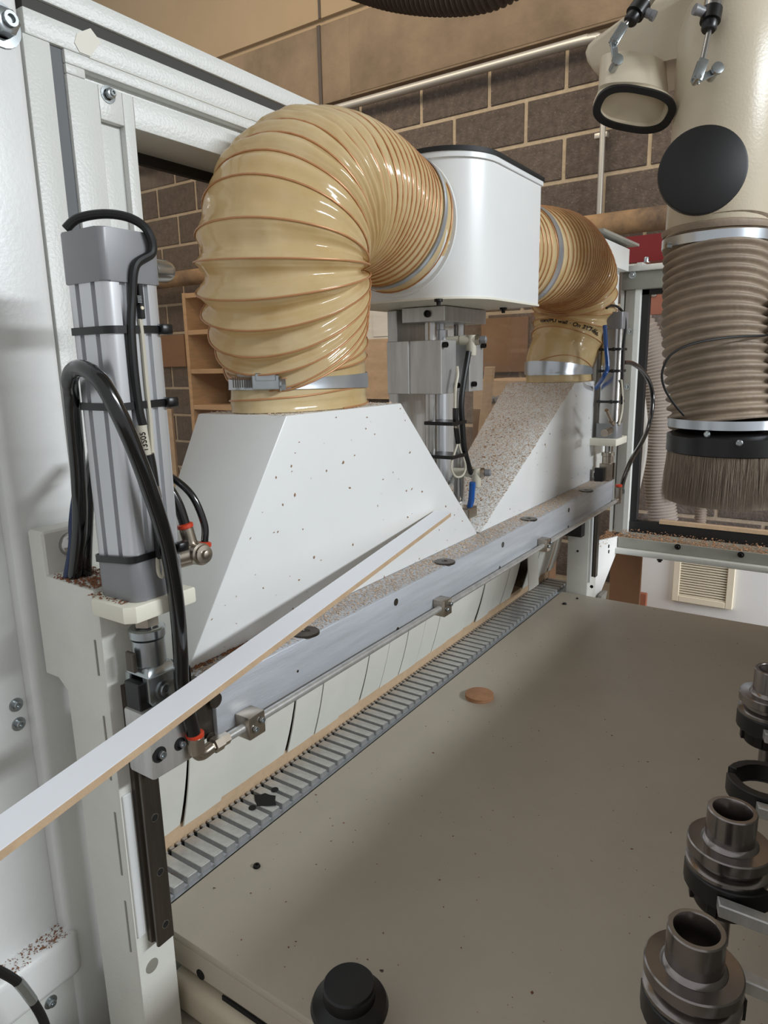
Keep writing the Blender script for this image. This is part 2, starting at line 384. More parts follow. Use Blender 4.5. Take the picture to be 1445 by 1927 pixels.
obox(bm, (a+b)/2, (.018,0,0), (0,.01,0), (b-a)/2, .002, 1); solo('wood_batten', bm, M['mdf'], 'upright pale wooden batten behind the glass', 'batten')

# ================================================================== LEFT MACHINE WALL (window panel)
XP, XG = -.665, -.735
t = thing('window_panel', 'white steel machine wall with long window behind the hoods', 'machine panel', (XP, 1.4, FLOOR))
def slab(name, y0, y1, z0, z1, x0=XP-.03, x1=XP, bev=.0014, m_='frame', lab=None):
    bm = B(); box(bm, x0, x1, y0, y1, z0, z1, bev, 2); return part(name, bm, M[m_], t, lab)
YE = 2.355
slab('top_rail', .41, YE, .337, .357)
slab('upper_band', .41, YE, .303, .3255)
slab('post', .407, .434, FLOOR+.001, .303, x1=XP)
slab('stile', .448, .482, -.315, .2815)
slab('stile', .510, .5235, -.315, .2815, x0=XG-.004)
slab('stile', .482, .510, .249, .2815)
slab('recess_panel', .482, .510, -.315, .249, x0=XP-.03, x1=XP-.008, bev=.001)
slab('header', .5235, 2.2, .25, .2815, x0=XG-.004)
slab('header', .448, 2.2, .2905, .303)
slab('header', .448, .469, .2815, .2905)
slab('groove_back', .47, 1.35, .281, .291, x0=XP-.03, x1=XP-.012, bev=.001)
slab('sill_rail', .448, YE, -.345, -.315, x0=XG-.004, x1=XP-.004)
slab('stile', 2.2, YE, -.315, .303, x0=XG-.004)
slab('slot_backing', .40, YE, -1.0, .355, x0=XG-.03, x1=XG-.005, bev=0, m_='grey') if 0 else None
bm = B(); box(bm, XP-.03, XP-.003, .412, YE, .3258, .3368); part('slot_shade', bm, M['seal'], t)  # dark filler painting in the shade of the open top slot
bm = B(); box(bm, XP-.03, XP-.004, .4342, .4478, -.315, .3028); part('slot_shade', bm, M['slot_grey'], t)  # grey filler painting in the shade of the open vertical slot
bm = B(); box(bm, XP-.0005, XP+.0008, .475, .70, .3022, .3036, .0004, 1); part('weld_line', bm, M['hoodcut'], t)
bm = B(); box(bm, XG-.012, XG-.006, .52, 2.22, -.33, .26); part('pane', bm, M['glass'], t, 'dusty streaked glass pane')
bm = B(); box(bm, XG-.004, XG+.006, .5235, 2.2, -.315, -.262, .002, 1); part('lower_gasket', bm, M['gasket'], t)
bm = B(); box(bm, XG-.006, XG+.002, .5235, 2.2, .238, .25); part('upper_gasket', bm, M['gasket'], t)
bm = B(); q = A(203, 178, x=XP); hex_bolt(bm, (XP, q.y, q.z), (1,0,0), .0048, .006); part('nut', bm, M['zinc'], t)
bm = B(); pts = [A(p[0], p[1], x=XP+.0006) for p in ((145,62),(170,53),(190,80),(170,106),(150,98),(140,80))]
prism(bm, [(XP+.0002, p.y, p.z) for p in pts], (.0006,0,0)); part('tape_patch', bm, M['amber'], t, 'torn patch of translucent tape')
# end box of the wall above the far cylinder
slab('end_box', 2.0, 2.355, .27, .337, x0=XP-.03, x1=XP+.028)

# cabinet to the left of it
t = thing('cabinet_door', 'white cabinet door at the left edge, bolts and dusty ledge', 'cabinet door', (-.68, 0, FLOOR))
bm = B(); box(bm, -.72, XP-.012, -.5, .336, -.62, .6, .004); part('recessed_panel', bm, M['white'], t)
bm = B(); box(bm, -.72, XP+.006, .334, .4035, -.95, .6, .008, 4); part('stile', bm, M['white'], t)
bm = B(); box(bm, -.72, XP+.012, -.5, .345, -.662, -.604, .010, 4); part('lower_rail', bm, M['white'], t)
bm = B(); box(bm, -.72, XP+.002, -.5, .40, -1.5, -.655, .004, 2); part('kick_panel', bm, M['frame'], t)
for (px, py, x_, r) in ((30,1326,XP-.012,.0042), (35,1362,XP-.012,.0042), (95,1885,XP+.002,.0042)):
    bm = B(); q = A(px, py, x=x_); cap_bolt(bm, (x_, q.y, q.z), (1,0,0), r); part('bolt', bm, M['zinc'], t)
bm = B(); q = A(15, 38, x=XP+.02); hex_bolt(bm, (XP+.006, q.y, q.z), (1,0,0), .0105, .012); part('bolt', bm, M['zinc'], t)
bm = B(); q = A(-4, 130, x=XP+.02); hex_bolt(bm, (XP+.006, q.y, q.z), (1,0,0), .005, .006); part('bolt', bm, M['zinc'], t)
bm = B(); tube(bm, [A(-60,1800,x=-.58), A(0,1828,x=-.58), A(35,1850,x=-.58), A(62,1885,x=-.58), A(85,1930,x=-.58), A(100,2000,x=-.58)], .0042, 10)
t2 = thing('sensor_cable', 'black cable with pale sleeve at the lower left corner', 'cable', A(60,1927,x=-.58)); part('sheath', bm, M['black'], t2)
bm = B(); tube(bm, [A(33,1847,x=-.58), A(45,1861,x=-.58), A(62,1884,x=-.58)], .0046, 10); part('sleeve', bm, M['zinc'], t2, 'pale sleeve')

# ================================================================== FAR FRAME
YF = 2.42
t = thing('end_window_frame', 'grey framed end window with black gasket behind the brush', 'window frame', (-.4, YF, FLOOR))
xl = A(1200, 700, y=YF).x
bm = B(); prism(bm, [(xl-.052,YF+.05,-.60),(xl-.052,YF,-.60),(xl-.016,YF,-.60),(xl-.016,YF-.022,-.60),(xl,YF-.022,-.60),(xl,YF+.05,-.60)], (0,0,.90)); part('corner_post', bm, M['frame'], t)
bm = B(); box(bm, xl-.066, xl-.056, YF-.01, YF+.04, -.60, .27, .001, 1); part('edge_strip', bm, M['frame'], t)
zt = A(1230, 510, y=YF).z
bm = B(); box(bm, xl-.06, 1.0, YF-.03, YF+.05, zt-.055, zt, .003); part('head_rail', bm, M['tray'], t)
bm = B(); box(bm, xl-.06, 1.0, YF-.045, YF+.0, zt, zt+.018, .003); part('head_flange', bm, M['frame'], t)
bm = B(); box(bm, xl, xl+.022, YF+.0, YF+.03, -.60, zt-.055); box(bm, xl, 1.0, YF+.0, YF+.03, zt-.071, zt-.055); part('gasket', bm, M['gasket'], t)
zb = A(1240, 985, y=YF).z
bm = B(); box(bm, xl, 1.0, YF-.004, YF+.03, -.66, zb, .004); part('bottom_panel', bm, M['gasket'], t)
bm = B(); box(bm, xl+.1, 1.0, YF-.006, YF+.02, zb, zb+.012); part('dusty_lip', bm, M['mdf'], t)
bm = B(); box(bm, xl+.01, 1.0, YF+.012, YF+.016, zb, zt-.06); part('pane', bm, M['glass2'], t)
for py in (698, 877, 828, 625, 925): pass
for px, py in ((1184,624),(1179,728),(1174,827),(1171,924)):
    bm = B(); q = A(px, py, y=YF); cap_bolt(bm, (q.x, YF, q.z), (0,-1,0), .006); part('bolt', bm, M['zinc'], t)
bm = B(); q = A(1190, 517, y=YF-.03); cap_bolt(bm, (q.x, YF-.03, q.z), (0,-1,0), .007); part('bolt', bm, M['zinc'], t)
# tray
YT = 2.27
t = thing('chip_tray', 'grey folded tray full of chips below the end window', 'tray', (-.2, YT, -.62))
q0, q1 = A(1163, 1010, y=YT), A(1163, 1036, y=YT)
bm = B(); box(bm, q0.x, 1.0, YT, YT+.004, q1.z+.012, q0.z, .001, 1); part('front_wall', bm, M['tray'], t)
bm = B(); box(bm, q0.x-.01, 1.0, YT-.02, YT+.004, q1.z-.006, q1.z+.012, .003); part('lower_flange', bm, M['frame'], t)
bm = B(); box(bm, q0.x, 1.0, YT+.004, YF-.03, q0.z-.012, q0.z-.008); part('tray_floor', bm, M['tray'], t)
for px, py in ((1275,1029),(1394,1044),(1243,1047)):
    bm = B(); q = A(px, py, y=YT); cap_bolt(bm, (q.x, YT if py != 1047 else YT-.01, q.z if py != 1047 else q1.z-.010), (0,-1,0) if py != 1047 else (0,0,-1), .0055); part('bolt', bm, M['dark'], t)
# side sheet joining the tray to the far column
bm = B(); prism(bm, [(-.606,1.98,-.95),(-.606,1.86,-.95),(-.606,1.86,-.38),(-.606,2.02,-.38),(-.606,2.02,-.54),(-.606,2.28,q0.z),(-.606,2.28,q1.z-.004),(-.606,2.12,-.72)], (-.006,0,0), .001, 1)
t = thing('side_sheet', 'white bent sheet between far column and chip tray', 'sheet metal', (-.606, 2.0, -.95)); part('sheet', bm, M['white'], t)
for px, py in ((1145,1028),(1145,1038)):
    bm = B(); q = A(px, py, x=-.606); lathe(bm, (-.606,q.y,q.z), (1,0,0), [(.006,0),(.006,.0015)], 14); part('screw', bm, M['dark'], t)
bm = B(); prism(bm, [(-.60,2.02,-.93),(-.60,1.93,-.93),(-.60,2.06,-.72),(-.60,2.12,-.72)], (.012,0,0)); part('perforated_edge', bm, M['grey'], t)
# white panel behind the far cylinder
# red beam, outside the frame
bm = B(); a, b = A(1172, 452, y=2.62), A(1176, 500, y=2.62)
prism(bm, [(a.x,2.56,a.z),(a.x,2.72,a.z),(a.x,2.72,b.z),(a.x,2.56,b.z)], (1.8,0,0), .004)
t = thing('red_beam', 'glossy red steel beam above the end window', 'beam', (.3, 2.62, b.z)); part('beam', bm, M['redbeam'], t)
bm = B(); box(bm, a.x-.02, a.x, 2.55, 2.74, b.z, a.z+.004, .002, 1); part('end_plate', bm, M['frame'], t)
bm = B(); q = A(1219, 491, y=2.54); cap_bolt(bm, (q.x, 2.52, q.z-.008), (0,0,1), .008, .016); part('bolt', bm, M['zinc'], t)
bm = B(); pts = [A(1109,428,y=2.75), A(1181,457,y=2.5)]
hexa(bm, [(-.76,2.02,.345),(-.62,2.02,.345),(-.612,2.37,.345),(-.75,2.37,.345),(-.76,2.02,.352),(-.62,2.02,.352),(-.612,2.37,.352),(-.75,2.37,.352)]); solo('roof_sheet', bm, M['grey'], 'thin grey sheet edge on top of the far corner', 'sheet metal')
# ribbed pale hose outside the end window
bm = B(); ribbed(bm, catmull([A(1185,600,y=3.0), A(1212,625,y=3.0), A(1232,690,y=3.0), A(1240,780,y=3.0), A(1237,880,y=3.0), A(1245,960,y=3.0), A(1258,1040,y=3.0)], 16), .056, .013, .0045, 26, 5)
solo('ribbed_extraction_hose', bm, M['palehose'], 'long pale ribbed hose hanging outside the end window', 'hose')
bm = B(); tube(bm, [A(1203,720,y=2.9), A(1212,790,y=2.9), A(1210,860,y=2.9), A(1195,930,y=2.9)], .014, 10); solo('pale_tube', bm, M['ivory'], 'thin pale tube outside the end window left of the ribbed hose', 'tube')
bm = B(); ribbed(bm, catmull([A(1322,880,y=3.3), A(1320,940,y=3.3), A(1316,1000,y=3.3)], 8), .024, .012, .003, 16, 4); solo('thin_ribbed_hose', bm, M['greyhose'], 'thin ribbed hose low outside the end window under the brush', 'hose')
board('copper_board', 'red brown board with a screw outside the end window', 1205, 541, 1500, 578, 3.1, .02, M['copperboard'])
bm = B(); q = A(1229,553,y=3.09); lathe(bm, (q.x,3.1,q.z), (0,-1,0), [(.012,0),(.012,.004),(.006,.008)], 16); solo('board_screw', bm, M['conduit'], 'round screw head on the red brown board', 'screw')
# white cabinet with vent
yc = 2.9; x0 = A(1198,1080,y=yc).x
t = thing('electric_cabinet', 'white cabinet with cream louvred vent below the tray', 'cabinet', (.3, 3.1, FLOOR))
bm = B(); box(bm, x0, 1.2, yc, 3.4, FLOOR, A(1300,1034,y=yc).z, .004); part('body', bm, M['cab'], t)
va, vb = A(1270,1052,y=yc), A(1378,1146,y=yc)
z0_, z1_ = vb.z, A(1275,1045,y=yc).z+.03
fr = B(); xw = .026
for (a, b, c, d) in ((va.x, va.x+xw, z0_, z1_),(vb.x-xw, vb.x, z0_, z1_),(va.x+xw, vb.x-xw, z0_, z0_+xw),(va.x+xw, vb.x-xw, z1_-xw, z1_)):
    box(fr, a, b, yc-.016, yc, c, d, .002, 1)
vf = part('vent_frame', fr, M['vent'], t)
bm = B(); box(bm, va.x+xw, vb.x-xw, yc-.002, yc, z0_+xw, z1_-xw); part('vent_back', bm, M['dark'], vf)
n = 16; hh = (z1_-z0_-2*xw)/n; s0 = None
for k in range(n):
    if s0 is None:
        bm = B(); hexa(bm, [(-(vb.x-va.x-2*xw)/2,-.012,0),((vb.x-va.x-2*xw)/2,-.012,0),((vb.x-va.x-2*xw)/2,-.002,hh*.25),(-(vb.x-va.x-2*xw)/2,-.002,hh*.25),
                           (-(vb.x-va.x-2*xw)/2,-.012,hh*.50),((vb.x-va.x-2*xw)/2,-.012,hh*.50),((vb.x-va.x-2*xw)/2,-.002,hh*.62),(-(vb.x-va.x-2*xw)/2,-.002,hh*.62)])
        bm.normal_update(); s0 = bpy.data.meshes.new('slat'); bm.to_mesh(s0); bm.free(); s0.materials.append(M['vent'])
    share('slat', s0, vf, ((va.x+vb.x)/2, yc, z0_+xw+hh*k+.001))
board('cardboard_sheet', 'brown cardboard standing left of the white cabinet', 1150, 1036, 1183, 1460, 2.5, .012, M['brown'])
board('red_crate', 'small red brown crate side beside the white cabinet', 1178, 1112, 1196, 1440, 2.75, .02, M['copperboard'])

# ================================================================== MACHINE BASE AND TABLE
TZ = -.62
t = thing('machine_base', 'grey machine base with pale front flange under the table', 'machine base', (-.1, .9, FLOOR))
bm = B(); box(bm, -.60, 1.0, .42, 1.74, FLOOR+.001, -.663, .004); part('body', bm, M['tray'], t)
bm = B(); box(bm, -.60, 1.0, -.30, .42, FLOOR+.001, -.715, .004); part('front_shelf', bm, M['table'], t)
bm = B(); box(bm, -.577, 1.0, .396, .43, -.712, -.668, .010, 4); part('front_flange', bm, M['cream'], t)
t = thing('work_table', 'large grey painted machine table with black screws', 'machine table', (-.1, 1.1, -.66))
bm = B(); box(bm, -.6105, .60, .408, 1.757, -.632, TZ, .002, 2); part('top', bm, M['table'], t)
bm = B(); box(bm, -.580, .60, .4085, .418, -.662, -.631, .001, 1); part('front_skirt', bm, M['table'], t)
for px, py, r in ((483,1631,.0048), (1062,1137,.0055), (1086,1127,.003)):
    bm = B(); q = A(px, py, z=TZ); lathe(bm, (q.x,q.y,TZ-.001), (0,0,1), [(r,0),(r,.002),(r*.8,.0042),(r*.4,.0042),(r*.35,.0025)], 16); part('screw', bm, M['dark'], t)
bm = B(); q = A(378, 1838, y=.4085); lathe(bm, (q.x,.409,q.z+.003), (0,-1,0), [(.0062,0),(.0062,.0012)], 18); part('skirt_hole', bm, M['holeblk'], t)
bm = B(); box(bm, -.50, .2, .4065, .4085, -.668, -.6625); part('skirt_gap_shade', bm, M['holeblk'], t)  # black strip painted in for the shade of the gap below the skirt

# unseen housing added out of view on the right to shade the table
bm = B(); box(bm, .13, .50, -.10, 2.05, -.60, -.235, .01); t = thing('unseen_shade_housing', 'unseen grey housing added right of the tool holders to shade the table', 'shade blocker', (.3, .9, -.62)); part('body', bm, M['grey'], t)

# ================================================================== TOOTHED RACK
t = thing('toothed_rack', 'long aluminium toothed rack between curtain and table', 'rack', (-.65, 1.1, -.65))
bm = B(); box(bm, -.686, -.6145, .425, 1.865, -.655, -.6285, .001, 1); part('base_bar', bm, M['alu'], t)
bm = B(); box(bm, -.6118, -.6105, .41, 1.74, -.640, -.6205); part('rack_gap_shade', bm, M['holeblk'], t)  # black strip stands in for the shade in the gap beside the table
bm = B(); hexa(bm, [(-.029,-.0082,0),(.029,-.0082,0),(.029,.0082,0),(-.029,.0082,0),(-.029,-.0080,.0098),(.0285,-.0080,.0098),(.0285,.0078,.0088),(-.029,.0078,.0088)], .0006, 1)
bm.normal_update(); tooth = bpy.data.meshes.new('tooth'); bm.to_mesh(tooth); bm.free(); tooth.materials.append(M['aluv'])
PITCH = .0217; ty = .4365
qh = A(499, 1507, z=-.62)
k = 0
while ty < 1.86:
    share('tooth', tooth, t, (-.6545, ty, -.6286)); ty += PITCH; k += 1
cb = B()
for i in range(130): box(cb, -.690, -.6855, .43+i*PITCH/2, .43+i*PITCH/2+PITCH*.27, -.640, -.6195)
part('back_comb', cb, M['aluv'], t)
bm = B(); box(bm, -.6895, -.686, .43, 1.86, -.640, -.6225); part('comb_gap', bm, M['holeblk'], t)
bm = B()
prism(bm, [(qh.x+.020*math.cos(a)*(1.1 if i % 4 == 0 else .8), qh.y+.0155*math.sin(a)*(1.1 if i % 3 == 0 else .85), -.6188) for i, a in enumerate(2*PI*k_/16 for k_ in range(16))], (0,0,.0006))
part('mounting_hole', bm, M['holeblk'], t)
for px, py in ((475,1520),(517,1486)):
    bm = B(); q = A(px, py, z=-.619); lathe(bm, (q.x,q.y,-.6195), (0,0,1), [(.0055,0),(.0055,.0012)], 16); part('bolt_hole', bm, M['holeblk'], t)
# mdf backing board
bm = B(); box(bm, -.714, -.692, .42, 1.88, -.70, -.598, .001, 1); solo('backing_board', bm, M['mdf'], 'raw brown fibreboard strip behind the toothed rack', 'board')

# ================================================================== STRIP CURTAIN
t = thing('strip_curtain', 'white plastic strip curtain hanging below the aluminium beam', 'curtain', (-.665, 1.1, -.60))
slits = [.385,.45,.516,.584,.664,.727,.793,.858,.925,.99,1.055,1.12,1.182,1.25,1.33,1.39,1.456,1.53,1.6,1.668,1.724,1.79,1.856,1.90]
def curtain_strip(y0, y1, i):
    bm = B(); rnd = random.Random(i)
    dx = rnd.uniform(-.0035,.0035); open_ = .05 if i == 18 else 0; ph = rnd.uniform(-.003,.003)
    rows = 12; rings = []
    for k in range(rows+1):
        s = k/rows; z = -.345 - s*.256
        x = -.650 - .040*s**2.2 + dx*s + open_*s*s
        if i == 18: z = -.345 - s*.235
        yy0 = y0+.0008+ph*s*s; yy1 = y1-.0008+ph*s*s
        sk = .010*s if i in (17,) else 0
        rings.append([bm.verts.new((x, yy0, z)), bm.verts.new((x+.0008, (yy0+yy1)/2, z)), bm.verts.new((x, yy1-sk, z)),
                      bm.verts.new((x-.0022, yy1-sk, z)), bm.verts.new((x-.0022, yy0, z))])
    for a, b in zip(rings, rings[1:]):
        for j in range(5): bm.faces.new((a[j], a[(j+1)%5], b[(j+1)%5], b[j]))
    bm.faces.new(rings[0][::-1]); bm.faces.new(rings[-1]); return bm
for i, (a, b) in enumerate(zip(slits, slits[1:])): part('strip', curtain_strip(a, b, i), M['strip'], t)
bm = B(); box(bm, -.664, -.640, .385, 1.90, -.352, -.335, .001, 1); part('header_bar', bm, M['alu'], t)
bm = B(); box(bm, -.74, -.73, .385, 1.95, -.62, -.335); solo('chamber_shade', bm, M['dark'], 'dark sheet standing in for the shaded space behind the strip curtain', 'plate')  # dark sheet put in for the shade behind the strips

# ================================================================== COLUMNS WITH LINEAR RAILS
def rail_mesh(bm, x0, x1, y0, y1, z0, z1):
    ym = (y0+y1)/2; h = (y1-y0)/2; d = x1-x0
    prof = [(x0,-h),(x0+d*.35,-h),(x0+d*.42,-h*.72),(x0+d*.72,-h*.72),(x0+d*.8,-h),(x1-.001,-h),(x1,-h+.001),(x1,h-.001),(x1-.001,h),(x0+d*.8,h),(x0+d*.72,h*.72),(x0+d*.42,h*.72),(x0+d*.35,h),(x0,h)]
    prism(bm, [(a, ym+b, z0) for a, b in prof], (0,0,z1-z0))
t = thing('guide_column', 'near white column with dark linear rail at left', 'column', (-.575, .36, FLOOR), 'beam guide columns')
bm = B(); prism(bm, [(-.543,.341,FLOOR+.02),(-.543,.341,-.211),(-.548,.341,-.194),(-.624,.341,-.192),(-.626,.341,-.296),(-.608,.341,-.306),(-.608,.341,FLOOR+.02)], (0,.044,0), .0015, 2)
col = part('post', bm, M['hoodcut'], t)
bm = B(); box(bm, -.650, -.624, .343, .50, -.30, -.150, .002, 1); part('mount_flange', bm, M['hoodcut'], t)
bm = B(); prism(bm, [(-.600,.3425,-.212),(-.548,.3425,-.212),(-.536,.331,-.212),(-.492,.331,-.212),(-.484,.338,-.212),(-.484,.402,-.212),(-.600,.402,-.212)], (0,0,.0155), .002, 2); part('cylinder_plate', bm, M['creamy'], t)
for z0_, z1_, px in ((-.242,-.277,0),(-.318,-.385,0),(-.42,-.49,0),(-.52,-.58,0)):
    bm = B(); box(bm, -.5545, -.5525, .3402, .3412, z1_, z0_); part('slot', bm, M['grey'], t)
bm = B(); rail_mesh(bm, -.543, -.526, .3545, .3745, -.572, -.29)
rl = part('linear_rail', bm, M['rail'], t)
for px, py in ((298,1534),(306,1637),(316,1735)):
    bm = B(); q = A(px, py, x=-.526); lathe(bm, (-.5262,.3648,q.z), (1,0,0), [(.0042,0),(.0042,.0006),(.0036,.0007)], 16, cap1=False); part('rim', bm, M['steel'], rl)
    bm = B(); lathe(bm, (-.5262,.3648,q.z), (1,0,0), [(.0036,0),(.0036,.0005)], 16); part('counterbore', bm, M['holeblk'], rl)
bm = B(); q = A(286, 1817, x=-.543); lathe(bm, (-.5435,q.y,q.z), (1,0,0), [(.0075,0),(.0075,.001),(.006,.0012)], 20); part('plug', bm, M['grey'], t)
bm = B(); lathe(bm, (-.624,.365,-.163), (1,0,0), [(.012,0),(.0118,.004),(.009,.0085),(.005,.0105),(.002,.011)], 24); bmesh.ops.translate(bm, verts=bm.verts, vec=V((.0,.005,-.004))); part('dome_bolt', bm, M['steel'], t)
bm = B(); lathe(bm, (-.624,.425,-.160), (1,0,0), [(.012,0),(.0118,.004),(.009,.0085),(.005,.0105),(.002,.011)], 24); part('dome_bolt', bm, M['steel'], t)
bm = B(); box(bm, -.5432, -.5405, .343, .352, -.56, -.40, .0005, 1); part('side_strip', bm, M['white'], t)
t = thing('guide_column', 'far white column with dark linear rail beside the tray', 'column', (-.575, 1.78, FLOOR), 'beam guide columns')
bm = B(); prism(bm, [(-.543,1.762,FLOOR+.02),(-.543,1.762,.11),(-.60,1.762,.11),(-.60,1.762,FLOOR+.02)], (0,.075,0), .0015, 2); part('post', bm, M['hoodcut'], t)
bm = B(); rail_mesh(bm, -.543, -.526, 1.776, 1.796, -.572, -.29); part('linear_rail', bm, M['rail'], t)
bm = B(); box(bm, -.5432, -.536, 1.764, 1.774, -.585, -.30, .0005, 1); part('side_strip', bm, M['white'], t)
bm = B(); box(bm, -.575, -.478, 1.735, 1.835, -.214, -.196, .002, 2); part('cylinder_plate', bm, M['creamy'], t)
bm = B(); lathe(bm, A(1087,1037,y=1.762), (0,-1,0), [(.003,0),(.003,.0012)], 12); part('screw', bm, M['dark'], t)
bm = B(); q = A(1113,1104,y=1.762); lathe(bm, (q.x,1.763,q.z), (0,-1,0), [(.0045,0),(.0045,.0012)], 14); part('hole', bm, M['holeblk'], t)
bm = B(); prism(bm, [(-.62,1.757,-.43),(-.575,1.757,-.40),(-.553,1.757,-.39),(-.553,1.757,-.455),(-.60,1.757,-.455),(-.615,1.757,-.445)], (0,-.03,0), .003, 2); part('rubber_flap', bm, M['black'], t, 'black rubber flap')

# ================================================================== CLAMPING BEAM
t = thing('clamping_beam', 'long aluminium beam dusted with chips across the machine', 'beam', (-.52, 1.1, -.367))
bm = B(); box(bm, -.547, -.495, .425, 1.79, -.367, -.307, .0015, 2); part('bar', bm, M['alu'], t)
bm = B(); box(bm, -.5255, -.490, .343, .392, -.366, -.302, .003, 2); part('end_block', bm, M['aluv'], t)
bm = B(); box(bm, -.5255, -.500, .392, .4255, -.362, -.3035, .001, 1); part('guide_plate', bm, M['rail'], t)
bm = B(); cyl(bm, (-.5105,.396,-.362), (-.5105,.396,-.3035), .014, 20); part('guide_sleeve', bm, M['steel'], t)
bm = B(); box(bm, -.5255, -.497, 1.765, 1.8, -.367, -.3065, .002, 2); part('end_block', bm, M['aluv'], t)
PZ = -.361
bm = B(); cyl(bm, (-.4835,.425,PZ), (-.4835,1.775,PZ), .0046, 16); pipe = part('air_pipe', bm, M['aluv'], t)
for px, py in ((483,1349),(843,1130),(1033,1018)):
    q = A(px, py, x=-.475); y_ = q.y
    bm = B(); box(bm, -.4945, -.4745, y_-.0115, y_+.0115, PZ-.0125, PZ+.0125, .0012, 2); c = part('pipe_clamp', bm, M['nickel'], t)
    for dy, dz in ((-.0045,-.002),(.0055,.004)):
        bm = B(); cap_bolt(bm, (-.4745,y_+dy,PZ+dz), (1,0,0), .0032, .003, False); part('screw', bm, M['zinc'], c)
# elbow fitting at the near end of the pipe
yb = .395
bm = B(); lathe(bm, (-.4835,.428,PZ), (0,-1,0), [(.0046,0),(.0062,.001),(.0062,.009),(.0078,.010),(.0078,.020),(.005,.021),(.005,.030)], 6); part('union_nut', bm, M['nickel'], t)
bm = B(); tube(bm, [(-.4835,.405,PZ), (-.4835,.394,PZ-.001), (-.4835,.3885,PZ+.003), (-.4835,.3875,PZ+.012)], .0062, 14, 6); lathe(bm, (-.4835,.3875,PZ+.003), (0,0,1), [(.0062,0),(.0082,.002),(.0082,.017),(.0072,.018)], 22); part('elbow_fitting', bm, M['nickel'], t)
bm = B(); lathe(bm, (-.4835,.3875,PZ+.020), (0,0,1), [(.0076,0),(.0086,.001),(.0086,.004),(.0068,.005)], 22); part('release_collar', bm, M['red'], t, 'orange red release collar')
# far fitting
bm = B(); lathe(bm, (-.4835,1.775,PZ), (0,1,0), [(.005,0),(.008,.001),(.008,.012),(.006,.013),(.006,.03)], 8); lathe(bm, (-.4835,1.80,PZ), (0,0,1), [(.008,-.008),(.009,.0),(.009,.034),(.007,.036)], 16); part('elbow_fitting', bm, M['nickel'], t)
bm = B(); lathe(bm, (-.4835,1.80,PZ+.036), (0,0,1), [(.0085,0),(.0085,.005),(.006,.006)], 16); part('release_collar', bm, M['red'], t)
# holes in the front face, bolts of the block
for px, py, r in ((406,1318,.0078),(397,1388,.0055),(745,1133,.0052),(748,1184,.003),(627,1265,.003),(560,1263,.0016),(946,1025,.0052),(940,1068,.003),(1070,960,.0052),(1069,991,.003)):
    q = A(px, py, x=-.495); bm = B()
    lathe(bm, (-.4953,q.y,q.z), (1,0,0), [(r,0),(r,.0007),(r*.86,.0009),(r*.82,.0004)], 18); hl = part('threaded_hole', bm, M['rail'], t)
for px, py, r in ((300,1420,.0050),(338,1400,.0042)):
    q = A(px, py, x=-.490); bm = B()
    lathe(bm, (-.4902,q.y,q.z), (1,0,0), [(r*1.5,0),(r*1.5,.0006)], 18); part('counterbore', bm, M['holeblk'], t)
    bm = B(); cap_bolt(bm, (-.490,q.y+.001,q.z), (1,0,0), r*.75, .004, False); part('bolt', bm, M['zinc'], t)
for px, py in ((575,1185),(837,1054),(995,974),(1103,921)):
    q = A(px, py, z=-.303); bm = B(); lathe(bm, (q.x,q.y,-.3075), (0,0,1), [(.0165,0),(.0165,.0022),(.0155,.003),(.005,.0032),(.0042,.002)], 26); part('washer_cap', bm, M['rail'], t)
bm = B(); box(bm, -.524, -.503, .346, .366, -.303, -.2765, .001, 1)
part('buffer_block', bm, M['plas'], t, 'black rubber buffer block')
bm = B(); box(bm, -.530, -.500, .388, .404, -.304, -.278, .002, 1); part('buffer_block', bm, M['plas'], t)

# ================================================================== PNEUMATIC CYLINDERS
def profile_ring(s, groove):
    r = .007; pts = []
    for (ax, ay) in ((1,0),(0,1),(-1,0),(0,-1)):
        tx, ty_ = -ay, ax
        row = [(-s+r, s)]
        if groove:
            for g in (-.0105, .0105):
                row += [(g-.0028, s), (g-.0022, s-.0035), (g+.0022, s-.0035), (g+.0028, s)]
        row += [(s-r, s)]
        for tt, nn in row: pts.append((ax*nn+tx*tt, ay*nn+ty_*tt))
        for k in (1,2,3): a = PI/8*k; pts.append((ax*(s-r+r*math.cos(a))+tx*(s-r+r*math.sin(a)), ay*(s-r+r*math.cos(a))+ty_*(s-r+r*math.sin(a))))
    return pts
def make_cylinder(cx, cy, label, zb, zt, round_, s=.0262):
    t = thing('pneumatic_cylinder', label, 'air cylinder', (cx, cy, zb), 'beam lifting cylinders')
    cap = .040
    if not round_: ring = profile_ring(s, True)
    else: ring = [(a, b) for a, b in rrect(0, 0, s, s, .016, 6)]
    bm = B(); prism(bm, [(cx+a, cy+b, zb+cap*.92) for a, b in ring], (0,0,zt-zb-2*cap*.92)); part('barrel', bm, M['anod'] if not round_ else M['steel'], t, ang=28)
    for nm, z0_, z1_ in (('lower_end_cap', zb, zb+cap*.93), ('upper_end_cap', zt-cap, zt)):
        bm = B(); prism(bm, [(cx+a, cy+b, z0_) for a, b in rrect(0, 0, s+.0012, s+.0012, .010 if nm[0] == 'l' else .006, 5)], (0,0,z1_-z0_), .0012, 2); part(nm, bm, M['capgrey'], t, ang=28)
    return t
c1 = make_cylinder(-.516, .370, 'large finned aluminium air cylinder with black cables at left', -.1965, .107, False)
CX, CY = -.516, .370
